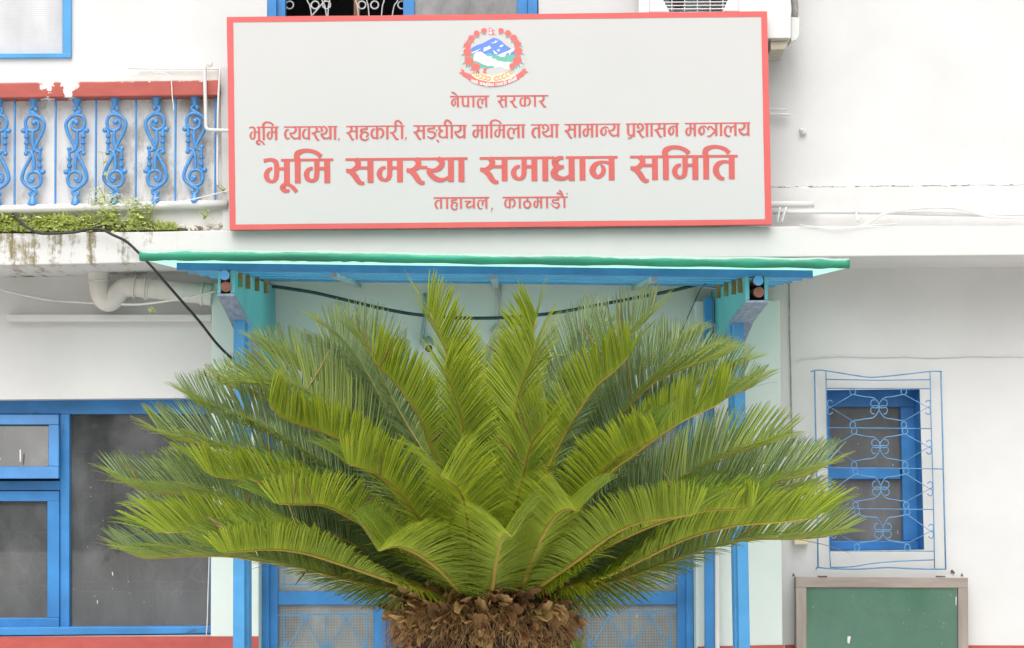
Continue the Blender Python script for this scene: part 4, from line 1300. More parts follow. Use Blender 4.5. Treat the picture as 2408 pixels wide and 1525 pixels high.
# motto on the scroll, same letters set on the arc
class Arc(Line):
    def __init__(self):
        self.mb = MB(); self.k = 0; self.H = 12.2; self.stem = 2.3; self.head = 1.7
        c = crom([(405, 1268), (500, 1312), (620, 1345), (780, 1372), (940, 1378), (1100, 1362), (1250, 1320), (1370, 1268), (1460, 1228)], 12)
        self.c = [(1810 + p[0] / 5.647, 90 + p[1] / 5.647) for p in c]
    def top(self, x):
        for a, b in zip(self.c, self.c[1:]):
            if a[0] <= x <= b[0]: return a[1] + (b[1] - a[1]) * (x - a[0]) / (b[0] - a[0])
        return self.c[-1][1] if x > self.c[-1][0] else self.c[0][1]
    def ribbon(self, pts, curve=True, bar=False):
        if curve and len(pts) > 2: pts = [tuple(a) for a in crom(pts, 3)]
        n = len(pts); L, R = [], []
        Y = YS - 0.0045 - 0.0001 * (self.k % 9); self.k += 1
        for i in range(n):
            a, b = pts[max(i - 1, 0)], pts[min(i + 1, n - 1)]
            dx, dy = b[0] - a[0], b[1] - a[1]; q = math.hypot(dx, dy) or 1
            nx, ny = -dy / q, dx / q; w = pts[i][2] / 2
            L.append(S(pts[i][0] + nx * w, pts[i][1] + ny * w, Y)); R.append(S(pts[i][0] - nx * w, pts[i][1] - ny * w, Y))
        self.mb.add(L + R, [(i, i + 1, n + i + 1, n + i) for i in range(n - 1)])
    def bar(self, x0, x1):
        self.ribbon([(x0 + (x1 - x0) * i / 4, self.top(x0 + (x1 - x0) * i / 4) + self.head / 2, self.head) for i in range(5)], False)
    def word(self, zx0, zx1, gl):
        x0, x1 = 1810 + zx0 / 5.647, 1810 + zx1 / 5.647
        self.bar(x0, x1)
        tot = sum(wd for _, wd in gl)
        x = x0
        for nme, wd in gl:
            w = (x1 - x0) * wd / tot
            if nme == 'aa': self.aa(x + w * .6)
            elif nme == 'ii': self.ii_long(x + w * .6, x - w * 1.1)
            elif nme == 'i': self.i_short(x + w * .6, x + w * 2.4)
            elif nme == 'uu': self.uu(x - w)
            else: self.glyph(nme, x + w * .04, x + w * .94)
            x += w
a = Arc()
a.word(410, 575, [('ja', 1), ('na', 1), ('na', 1), ('ii', .5)])
a.word(605, 940, [('ja', 1), ('na_half', .7), ('ma', 1), ('bha', 1), ('uu', .1), ('i', .5), ('ma', 1), ('sha', .9), ('cha', 1)])
a.word(970, 1225, [('sa_half', .7), ('va', 1), ('ga', 1), ('aa', .5), ('da', .8), ('i', .5), ('pa', 1)])
a.word(1250, 1450, [('ga', 1), ('ra', .8), ('ii', .5), ('ya', 1), ('sa', 1), ('ii', .5)])
a.mb.build('motto_lettering', M['em_white'], emb, recalc=False)


# ================================================================== THINGS ON THE FACADE
# air conditioner behind the top right corner of the sign
ac = thing('air_conditioner', tuple(P(1680, 91, 11.6)), 'white air conditioner with barred fan opening behind the top right of the sign', 'air conditioner')
m = MB()
ya = 11.475
o = [(1502, -250), (1860, -250), (1860, 90), (1502, 93)]
hexa = [(1528, -60), (1560, -130), (1705, -130), (1737, -60), (1700, 26), (1575, 26)]
m.prism([(1502, -250), (1527, -250), (1527, 92), (1502, 93)], ya, 0.32)
m.prism([(1738, -250), (1860, -250), (1860, 90), (1738, 91)], ya, 0.32)
m.prism([(1527.2, 29), (1737.8, 27), (1737.8, 91), (1527.2, 92)], ya, 0.32)
m.prism([(1527.2, -60), (1575, 28.8), (1527.2, 28.9)], ya + 0.001, 0.03)
m.prism([(1700, 27), (1737.8, -60), (1737.8, 26.9)], ya + 0.001, 0.03)
m.prism([(1527.2, -250), (1737.8, -250), (1737.8, -140), (1527.2, -140)], ya, 0.32)
m.build('casing', M['ac'], ac, bevel=0.004)
m = MB(); m.rect(1520, 1745, -150, 40, ya + 0.25, 0.02); m.build('inner_back', M['grey_metal'], ac)
m = MB()
c = P(1632, -55, ya + 0.1)
for k in range(3):
    a0 = math.radians(95 + 120 * k)
    v = []
    for r_, w_ in ((0.03, 0.25), (0.10, 0.55), (0.19, 0.6), (0.21, 0.45)):
        for s in (-1, 1):
            v.append(c + Vector((r_ * math.cos(a0 + s * w_), 0.03 * s, r_ * math.sin(a0 + s * w_))))
    m.add(v, [(0, 1, 3, 2), (2, 3, 5, 4), (4, 5, 7, 6)])
m.ball(c, 0.04, (1, 0.5, 1))
m.build('fan', M['dark'], ac)
m = MB()
for y in range(-130, 27, 8):
    ptube(m, [(1527, y), (1738, y - 1)], ya + 0.012, 0.003, n=5, sm=0)
for x in (1550, 1580, 1610, 1640, 1670, 1700, 1725):
    ptube(m, [(x, -140), (x, 27)], ya + 0.017, 0.003, n=5, sm=0)
m.build('fan_guard', M['ac'], ac)
m = MB()
m.prism([(1812, 92), (1856, 90), (1852, 104), (1846, 116), (1812, 118)], ya + 0.03, 0.28)
m.prism([(1812, 90.5), (1857, 89), (1857, 94), (1812, 96)], ya + 0.012, 0.02)
m.build('bracket', M['beige'], ac, bevel=0.003)
m = MB()
m.prism([(1860.5, 40), (1880, 42), (1880, 84), (1872, 94), (1860.5, 97)], ya + 0.08, 0.16)
m.prism([(1880.2, 62), (1883, 64), (1882, 80), (1880.2, 82)], ya + 0.10, 0.1)
m.build('pipe_cover', M['ac'], ac, bevel=0.004)
m = MB(); ptube(m, [(1871, -60), (1867, -10), (1870, 20), (1868, 42)], ya + 0.14, 0.019, n=12, sm=5)
m.build('insulated_pipe', M['grey_cable'], ac, smooth=True)


def cable(name, pts, Y, r, mat, label, cat='cable', group=None, sm=7, n=8, jit=0.0):
    m = MB()
    w = [P(p[0], p[1], p[2] if len(p) > 2 else Y) for p in pts]
    w = [Vector(q) for q in crom([tuple(q) for q in w], sm)]
    if jit:
        w = [p + Vector((0, 0, random.uniform(-jit, jit))) for p in w]
    m.tube(w, r, n)
    o = m.build(name, mat, None, smooth=True)
    return tag(o, label, cat, group)


cable('cable', [(28, 505, 11.50), (38, 513, 11.45), (62, 533, 11.42), (86, 547, 11.42), (113, 550, 11.43), (173, 547, 11.43), (205, 540.5, 11.42), (237, 540, 11.42), (267, 553.7, 11.42), (297, 568.5, 11.43), (324, 593, 11.44),
                (356, 626.5, 11.46), (383, 657.6, 11.5), (432, 714, 11.6), (470, 758, 11.66), (512, 811, 11.72), (552, 848, 11.76), (600, 872, 11.8)], 11.4, 0.0075, M['black'],
      'thick black cable draped over the planted ledge and down to the left porch post')
cable('hose', [(640, 674, 11.7), (668, 677.5, 11.7), (735, 688, 11.72), (800, 703, 11.75), (880, 722, 11.8), (950, 736, 11.8), (1000, 742.5, 11.8), (1060, 747.5, 11.8), (1120, 749, 11.8), (1200, 746.5, 11.8), (1300, 737, 11.8), (1400, 719, 11.8), (1500, 700, 11.76), (1590, 682, 11.7), (1645, 668, 11.7)], 11.8, 0.0095, M['green_hose'],
      'dark green hose sagging right across the porch under the canopy', 'hose')
cable('cable', [(-10, 678), (30, 688.6), (108, 705), (189, 711.5), (297, 716.5, 11.84), (351, 714, 11.78), (432, 702, 11.77), (510, 684.6, 11.80)], 11.94, 0.0062, M['white_cable'],
      'thin grey-white cable sagging along the wall behind the drain pipe on the left')
m_lab = 'white cable stapled in a slack wave along the wall high above the barred right window'
cable('cable', [(1872, 849), (1890, 843), (1920, 842), (1965, 838), (2010, 839), (2060, 840), (2120, 838), (2180, 841), (2240, 839.5), (2290, 837), (2350, 838.5), (2440, 838)], 11.99, 0.0026, M['trim'], m_lab, jit=0.0015)
cable('cable', [(1855.5, 655), (1856.5, 720), (1857, 790), (1859, 860), (1861, 960), (1864, 1100), (1866, 1260)], 11.99, 0.0036, M['grey_cable'], 'thin dark cable running straight down the wall beside the right pilaster', jit=0.001)
cable('cable', [(1790, 636, 11.4), (1760, 655, 11.5), (1735, 668, 11.7), (1690, 680, 11.8), (1640, 672, 11.9)], 11.6, 0.0035, M['white_cable'], 'pale cord hanging from the canopy purlins at the right')
cable('cable', [(1660, 668, 11.3), (1648, 680, 11.4), (1636, 705, 11.5), (1622, 735, 11.7), (1606, 775, 11.9)], 11.6, 0.003, M['green_hose'], 'thin green wire hanging off the right porch beam')
cable('cable', [(359, 162), (365, 172), (382, 171), (396, 178), (402, 186), (404, 205), (405, 225), (409, 262)], 11.42, 0.0028, M['white_cable'], 'thin white wire hanging over the red balcony rail')
cable('cable', [(395, 480), (450, 470), (500, 458), (538, 449)], 11.45, 0.003, M['white_cable'], 'pale loose wire across the feet of the balusters to the sign', jit=0.001)
cable('cable', [(1975, 566, 11.6), (2010, 541, 11.6), (2050, 520, 11.6), (2075, 505, 11.6), (2110, 496, 11.6), (2170, 490, 11.6), (2235, 489, 11.6), (2280, 498, 11.6), (2330, 510, 11.6), (2440, 514, 11.6)], 11.6, 0.0072, M['white_cable'],
      'thick white cable arching over the white conduit above the right ledge')
cable('cable', [(1880, 529, 11.46), (1920, 534, 11.46), (1960, 539, 11.455), (2000, 535, 11.455), (2040, 531, 11.46), (2110, 526, 11.46)], 11.45, 0.0022, M['white_cable'], 'pair of thin pale wires lying slack on the edge of the right ledge')
cable('conduit', [(1818, 499.5), (2000, 498.5), (2200, 503), (2440, 507)], 11.63, 0.013, M['trim'], 'long white conduit along the wall just above the right ledge', 'pipe', sm=3, n=12)
cable('conduit', [(1690, 484), (1812, 481.5), (1914, 481)], 11.64, 0.018, M['trim'], 'short stub of thick white pipe ending right of the sign, above the long conduit', 'pipe', sm=3, n=12)
cable('conduit', [(1780, 256), (1850, 258)], 11.75, 0.0065, M['trim'], 'short white pipe stub right of the sign, upper one of two', 'pipe', sm=3, n=10)
cable('conduit', [(1780, 268), (1857, 270)], 11.75, 0.0075, M['trim'], 'short white pipe stub right of the sign, lower one of two', 'pipe', sm=3, n=10)
for x0, x1, nm in ((1834, 1828, 'left'), (1849, 1838, 'right')):
    cable('strap', [(x0, 488), ((x0 + x1) / 2, 505), (x1, 524)], 11.60, 0.0055, M['white_cable'], 'white strap tying the pipes beside the lower right corner of the sign, %s one' % nm, 'strap', sm=3)
cable('strap', [(2012, 487), (2014, 503), (2017, 522)], 11.605, 0.006, M['white_cable'], 'white strap crossing the long conduit above the right end of the canopy', 'strap', sm=3)
m = MB()
m.ball(P(1888, 310, 11.78), 0.022, (1, .5, .8)); m.ball(P(1885, 306, 11.77), 0.014, (1, .6, .8))
tag(m.build('wall_hook', M['wall'], None, smooth=True), 'white painted wall hook right of the sign', 'hook')

# white balcony pipes beside the sign
cable('water_pipe', [(481.5, 153), (482, 200), (483.5, 260), (484, 292), (486, 302), (494, 306), (515, 307), (540, 307.6)], 11.42, 0.0098, M['trim'], 'white water pipe in front of the balcony, bent towards the sign', 'pipe', sm=5, n=10)
cable('conduit', [(517, 160), (515, 200), (512.5, 260), (511.5, 330), (511, 411), (512, 440)], 11.44, 0.0062, M['trim'], 'straight white conduit down the balcony end beside the sign', 'pipe', sm=3)
cable('rod', [(302, 161), (324, 161.5), (420, 162.5), (514, 163)], 11.45, 0.004, M['wall_dirty'], 'thin iron rod lying on top of the balcony coping', 'rod', sm=3)
m = MB()
random.seed(4)
for k in range(9):
    m.ball(P(490 + random.uniform(-7, 8), 158 + random.uniform(-8, 10), 11.50), random.uniform(0.006, 0.014), (1, .7, random.uniform(.7, 1.4)), 7, 5)
tag(m.build('mortar_lump', M['stone'], None), 'lump of brown broken mortar on the balcony end', 'mortar')

# drain pipe under the ledge
dp = thing('drain_pipe', tuple(P(240, 690, 11.86)), 'old white cast iron drain pipe with a U bend under the left ledge', 'drain pipe')
m = MB()
ptube(m, [(232, 640), (233, 665), (236, 690), (248, 708), (262, 708), (274, 694), (288, 680), (304, 675.5), (337, 677.5), (420, 686), (500, 694)], 11.86, 0.056, n=20, sm=6)
m.build('pipe', M['pipe'], dp, smooth=True)
for prt in ((((231.5, 641), (232.5, 661), 0.062), ((232.4, 661), (232.7, 665), 0.066)), (((316, 675.3), (319.5, 675.6), 0.068),), (((341, 678), (346, 678.4), 0.068), ((345.8, 678.4), (352, 679), 0.062)), (((474, 691), (480, 691.6), 0.066), ((479.8, 691.6), (500, 694), 0.061))):
    m = MB()
    for a, b, r in prt: m.tube([P(*a, 11.86), P(*b, 11.86)], r, 20)
    m.build('flange', M['pipe'], dp, smooth=False, bevel=0.004)
m = MB(); m.prism([(15, 740), (497, 740), (497, 755), (15, 756)], 11.93, 0.07)
tag(m.build('cable_tray', M['trim'], None, bevel=0.004), 'long white batten fixed to the wall under the drain pipe', 'batten')

# blue and grey pipes right of the door
m = MB(); m.prism([(1656, 700), (1676, 700), (1682, 2050), (1660, 2050)], 11.72, 0.06)
tag(m.build('door_jamb_post', M['blue'], None, bevel=0.004), 'flat blue upright between the right door jamb and the porch post', 'post')
m = MB(); m.prism([(1678, 760), (1690, 760), (1695, 2050), (1682, 2050)], 11.74, 0.06)
tag(m.build('grey_pipe', M['trim'], None, bevel=0.008), 'narrow grey-white pipe beside the flat blue upright', 'pipe')
cable('conduit', [(1000, 690), (999, 740), (995, 780), (990.5, 812)], 11.97, 0.010, M['grey_metal'], 'short grey conduit down the porch wall to the security camera', 'pipe', sm=3)
cable('conduit', [(1169, 670), (1169, 760)], 11.985, 0.006, M['wall'], 'thin pale conduit down to the lamp holder, left one of two', 'pipe', sm=2)
cable('conduit', [(1178, 670), (1178, 760)], 11.985, 0.004, M['wall'], 'thin pale conduit down to the lamp holder, right one of two', 'pipe', sm=2)

# security camera
cc = thing('security_camera', tuple(P(1007, 815, 11.93)), 'small grey security camera on the porch wall with a round black lens', 'camera')
m = MB(); m.tube([P(1005, 806, 11.99), P(1005, 806, 11.94)], 0.034, 20); m.tube([P(1005, 806, 11.94), P(1006, 812, 11.90)], [0.032, 0.030], 20)
m.ball(P(1006, 812, 11.90), 0.032, (1, 1, 1), 16, 10); m.build('housing', M['cctv'], cc, smooth=True)
m = MB(); m.tube([P(1008, 819, 11.875), P(1008, 820, 11.85)], 0.0265, 20); m.build('ring', M['ac'], cc)
m = MB(); m.tube([P(1008, 820, 11.852), P(1008, 820.3, 11.846)], 0.021, 20); m.build('lens', M['lens'], cc)
# lamp holder
lh = thing('lamp_holder', tuple(P(1175, 785, 11.96)), 'round cream lamp holder without a bulb on the porch wall', 'lamp holder')
m = MB(); m.tube([P(1173, 782, 11.99), P(1173, 782, 11.965)], 0.042, 24); m.build('base_plate', M['cctv'], lh, bevel=0.003)
m = MB(); m.tube([P(1178, 786, 11.965), P(1180, 787, 11.91)], [0.036, 0.030], 20); m.build('socket', M['cream'], lh)
m = MB()
for dx, dy in ((-4, 6), (3, 7), (0, 3)): m.ball(P(1180 + dx, 788 + dy * .6, 11.905), 0.006)
m.build('contact', M['rust'], lh)
# junction box
m = MB(); m.prism([(1868, 1250), (1901, 1250), (1902, 1281), (1868, 1282)], 11.93, 0.07)
tag(m.build('junction_box', M['cream'], None, bevel=0.006), 'small cream junction box on the wall under the right hand fronds', 'junction box')
m = MB(); m.ball(P(2239, 1344, 11.99), 0.009, (1, .5, 1), 8, 5); m.ball(P(2243, 1347, 11.99), 0.006, (1, .5, 1), 8, 5)
tag(m.build('wall_plug', M['rust'], None), 'dark plug hole in the wall between window grille and notice board', 'wall plug')

# notice board
nb = thing('notice_board', tuple(P(2072, 1525, 11.93)), 'glazed notice board with weathered wooden frame and empty green baize, below the barred window', 'notice board')
Yn = 11.87
m = MB(); m.prism([(1873, 1358), (2276, 1360), (2280, 2000), (1876, 2000)], Yn + 0.03, 0.10); m.build('case', M['wood'], nb)
m = MB(); m.prism([(1872, 1357), (2276.5, 1359.5), (2276.5, 1383), (1872, 1381.5)], Yn, 0.03); m.build('top_rail', M['wood_h'], nb, bevel=0.002)
m = MB(); m.prism([(1872, 1381.8), (1896, 1382), (1900, 2000), (1876, 2000)], Yn + 0.0005, 0.029); m.build('stile', M['wood'], nb, bevel=0.002)
m = MB(); m.prism([(2253, 1383.2), (2276.5, 1383.3), (2280, 2000), (2256, 2000)], Yn + 0.0005, 0.029); m.build('stile', M['wood'], nb, bevel=0.002)
m = MB()
nx, nz = 40, 30
V = []
for j in range(nz + 1):
    for i in range(nx + 1):
        p = P(1896 + (2256 - 1896) * i / nx, 1383 + (1800 - 1383) * j / nz, Yn + 0.027)
        V.append((p.x, p.y + 0.002 * math.sin(i * 0.9 + j * 0.5) * math.sin(j * 0.45 + i * .2), p.z))
m.add(V, [(j * (nx + 1) + i, j * (nx + 1) + i + 1, (j + 1) * (nx + 1) + i + 1, (j + 1) * (nx + 1) + i) for j in range(nz) for i in range(nx)])
m.build('baize', M['baize'], nb, recalc=False, smooth=True)
m = MB(); m.prism([(1896, 1382), (2253, 1383), (2256, 1800), (1900, 1800)], Yn + 0.012, 0.004); m.build('glass_pane', M['glass_board'], nb)
for x in (1935, 2213):
    m = MB(); m.prism([(x - 10, 1354.5), (x + 10, 1355), (x + 10, 1358), (x - 10, 1357.5)], Yn - 0.004, 0.03)
    m.build('hinge', M['rust'], nb)
for x in (1866, 2262):
    m = MB(); m.tube([P(x - 2, 1356, Yn + 0.1), P(x, 1349, Yn + 0.1), P(x + 2, 1356, Yn + 0.1)], 0.004, 6)
    m.build('hanger', M['rust'], nb)
m = MB(); m.prism([(1993, 1497), (2001, 1497), (1997, 1515), (1993, 1512)], Yn + 0.0105, 0.001)
for k in range(40):
    x, y = random.uniform(1905, 2250), random.uniform(1390, 1520)
    m.rect(x, x + random.uniform(0.6, 1.8), y, y + random.uniform(.6, 1.8), Yn + 0.0108, 0.0008)
m.prism([(2247, 1404), (2249.5, 1404), (2249, 1424), (2247.5, 1424)], Yn + 0.0105, 0.001)
m.build('paint_spot', M['ac'], nb)['kind'] = 'stuff'

# white drips on the left window glass
m = MB()
m.prism([(46, 1058), (49, 1058), (49.5, 1080), (48, 1087), (46.5, 1086)], 12.015, 0.002)
m.prism([(263, 1346), (265, 1345), (266, 1353), (264.5, 1355)], 12.08, 0.002)
m.prism([(228, 1412), (229.5, 1412), (230, 1420), (229, 1421)], 12.08, 0.002)
for k in range(22):
    x, y = random.uniform(170, 480), random.uniform(1000, 1460); m.rect(x, x + 1.2, y, y + 1.2, 12.082, 0.001)
m.build('paint_spot', M['ac'], wf)['kind'] = 'stuff'
cable('wire', [(492, 1065), (491, 1200), (492, 1300), (489, 1400), (487, 1470), (485, 1496)], 11.97, 0.0028, M['white_cable'], 'thin white wire hanging down the right edge of the big left window')


# ================================================================== CYCAD
palm = thing('cycad_palm', (P(1138, 1420, 7.0).x, 7.0, 0.0), 'big sago cycad with wide rosette of feathery fronds and shaggy brown trunk', 'cycad palm')
PX, PY = palm.location.x, 7.0
ZT = P(1138, 1412, 7.0).z
random.seed(21)
rngp = np.random.default_rng(5)


def resample(pts, n):
    pts = np.array(pts)
    seg = np.linalg.norm(np.diff(pts, axis=0), axis=1)
    s = np.concatenate([[0], np.cumsum(seg)])
    t = np.linspace(0, s[-1], n)
    return np.stack([np.interp(t, s, pts[:, k]) for k in range(3)], 1), s[-1]


def frond(pix, dy, ll=0.155, vee=1.0, y0=None, front=None, tipa=52, name='frond', pexp=1.05, lift=0.0):
    """one frond; pix = midrib as seen in the photograph, dy = how far its tip stands nearer (-) or farther (+)"""
    pix = np.array(pix, float)
    if front is None: front = dy < -0.15
    cum = np.concatenate([[0], np.cumsum(np.linalg.norm(np.diff(pix, axis=0), axis=1))])
    n = len(pix)
    s = 0.6 * cum / cum[-1] + 0.4 * np.linspace(0, 1, n)
    if y0 is None:
        y0 = 7.0 + 0.17 * max(-1, min(1, dy * 1.4))
    P3 = [tuple(P(pix[i][0], pix[i][1], y0 + dy * s[i] ** pexp)) for i in range(n)]
    path = np.array(crom(P3, 14))
    NS = 90
    path, L = resample(path, NS)
    T = np.gradient(path, axis=0)
    T /= np.linalg.norm(T, axis=1)[:, None]
    h = path[-1] - np.array([PX, PY, path[-1][2]])
    h[2] = 0
    h /= max(np.linalg.norm(h), 1e-6)
    Z = np.array([0, 0, 1.0])
    N = Z[None] * (T @ h)[:, None] - h[None] * (T @ Z)[:, None]
    # keep the upper side continuous
    N -= (N * T).sum(1)[:, None] * T
    N /= np.linalg.norm(N, axis=1)[:, None] + 1e-9
    for i in range(1, NS):
        if (N[i] * N[i - 1]).sum() < 0: N[i] = -N[i]
    k = 9
    Np = np.pad(N, ((k, k), (0, 0)), mode='edge')
    N = np.stack([np.convolve(Np[:, c], np.ones(2 * k + 1) / (2 * k + 1), 'valid') for c in range(3)], 1)
    N -= (N * T).sum(1)[:, None] * T
    N /= np.linalg.norm(N, axis=1)[:, None] + 1e-9
    B = np.cross(T, N)
    # leaflets
    pitch = 0.0060 if front else 0.0052
    nl = int(L * 0.97 / pitch)
    V, F, MI = [], [], []
    u = np.linspace(0.035, 0.995, nl)
    prof = np.interp(u, [0, .05, .16, .35, .7, .88, 1.0], [.30, .45, .85, 1.0, 1.0, .95, .92 if front else .6])
    ang = np.radians(np.interp(u, [0, .15, .4, .75, .93, 1.0], [82, 76, 68, 69, 72, 64] if dy < -.9 else [82, 73, 60, 53, tipa, 30] if front else [80, 72, 62, 52, 42, 26]))
    ve = np.radians(np.interp(u, [0, .15, .35, .6, 1.0], [0, 8, 26, 46, 58]) * vee)
    tilt = np.radians(np.interp(u, [0, .3, .6, .85], [30, 28, 17, 0] if front else [32, 34, 36, 30])) * abs(h[0])
    rollr = rngp.normal(0, 0.16)
    near = -np.sign(B[NS // 3][1])
    SS = np.array([0, .22, .5, .78, 1.0])
    WP = np.array([.62, 1.0, .98, .82, .22])
    verts_all, faces_all, mi_all = [], [], []
    base = 0
    idx = np.clip(u * (NS - 1), 0, NS - 1.001)
    i0 = idx.astype(int); fr = (idx - i0)[:, None]
    lerp = lambda A: A[i0] * (1 - fr) + A[i0 + 1] * fr
    bp, bt, bn, bb = lerp(path), lerp(T), lerp(N), lerp(B)
    nrm = lambda A: A / (np.linalg.norm(A, axis=-1, keepdims=True) + 1e-9)
    bt, bn, bb = nrm(bt), nrm(bn), nrm(bb)
    for side in (-1, 1):
        ja = ang + rngp.normal(0, 0.035, nl)
        jv = ve + rollr * side - tilt * side * near + rngp.normal(0, 0.04, nl)
        # some disturbed leaflets
        odd = rngp.random(nl) < 0.03
        dry = odd & (rngp.random(nl) < 0.5)
        ja = np.where(odd, ja + rngp.normal(0, 0.3, nl), ja); jv = np.where(odd, jv + rngp.normal(0, 0.3, nl), jv)
        ln = ll * (1.05 if front else 1.12) * prof * (1 + rngp.normal(0, 0.04, nl))
        ln = np.where(rngp.random(nl) < 0.012, ln * 0.4, ln)
        d = bt * np.cos(ja)[:, None] + (bb * (side * np.cos(jv))[:, None] + bn * np.sin(jv)[:, None]) * np.sin(ja)[:, None]
        wv = nrm(bt - (bt * d).sum(1)[:, None] * d)
        ln_ = ln[:, None]
        nv = nrm(np.cross(d, wv)); nv = np.where(((nv * bn).sum(1) < 0)[:, None], -nv, nv)
        start = bp + bn * 0.002
        hw = (0.0043 if front else 0.0030) * np.interp(u, [0, .2, .8, 1], [.8, 1.05, 1.0, .75])
        st = []
        for si, s_ in enumerate(SS):
            c = start + d * (ln_ * s_) + bt * (ln_ * 0.07 * s_ * s_) - np.array([0, 0, 1.0]) * (ln_ * 0.09 * s_ * s_) * (1 - 0.8 * u)[:, None] - nv * (ln_ * 0.075 * (s_ ** 4))
            w_ = hw[:, None] * WP[si]
            st.append(np.stack([c - wv * w_, c + wv * w_, c - nv * (0.0011 * (1 - 0.6 * s_))], 1))   # L, R, keel
        st = np.stack(st, 1)           # nl,5,3,3
        nv_ = nl * 15
        verts_all.append(st.reshape(-1, 3))
        b0 = base + np.arange(nl) * 15
        for q in range(4):
            a = b0 + q * 3; c = a + 3
            faces_all.append(np.stack([a, a + 1, c + 1, c], 1)); mi_all.append(np.where(dry, 2, 0))
            faces_all.append(np.stack([a, c, c + 2, a + 2], 1)); mi_all.append(np.where(dry, 2, 1))
            faces_all.append(np.stack([a + 2, c + 2, c + 1, a + 1], 1)); mi_all.append(np.where(dry, 2, 1))
        base += nv_
    V = np.concatenate(verts_all) - np.array(palm.location)
    Fc = np.concatenate(faces_all); mi = np.concatenate(mi_all)
    me = bpy.data.meshes.new(name)
    me.vertices.add(len(V)); me.vertices.foreach_set('co', V.astype(np.float32).ravel())
    me.loops.add(len(Fc) * 4); me.loops.foreach_set('vertex_index', Fc.astype(np.int32).ravel())
    me.polygons.add(len(Fc)); me.polygons.foreach_set('loop_start', (np.arange(len(Fc)) * 4).astype(np.int32))
    me.polygons.foreach_set('material_index', mi.astype(np.int32))
    me.materials.append(M['leaf_top' if front else 'leaf_top_old']); me.materials.append(M['leaf_under' if front else 'leaf_under_old'])
    me.materials.append(M['leaf_dry'])
    me.update(calc_edges=True); me.validate()
    o = bpy.data.objects.new(name, me); COL.objects.link(o); o.parent = palm
    mb = MB()
    sub_ = path[::3]
    r = [0.0092 * (1 - 0.82 * (i / (len(sub_) - 1)) ** 0.8) for i in range(len(sub_))]
    mb.tube([Vector(p) for p in sub_], r, 7)
    mb.build('midrib', M['rachis'], o, smooth=True, recalc=False)
    return o


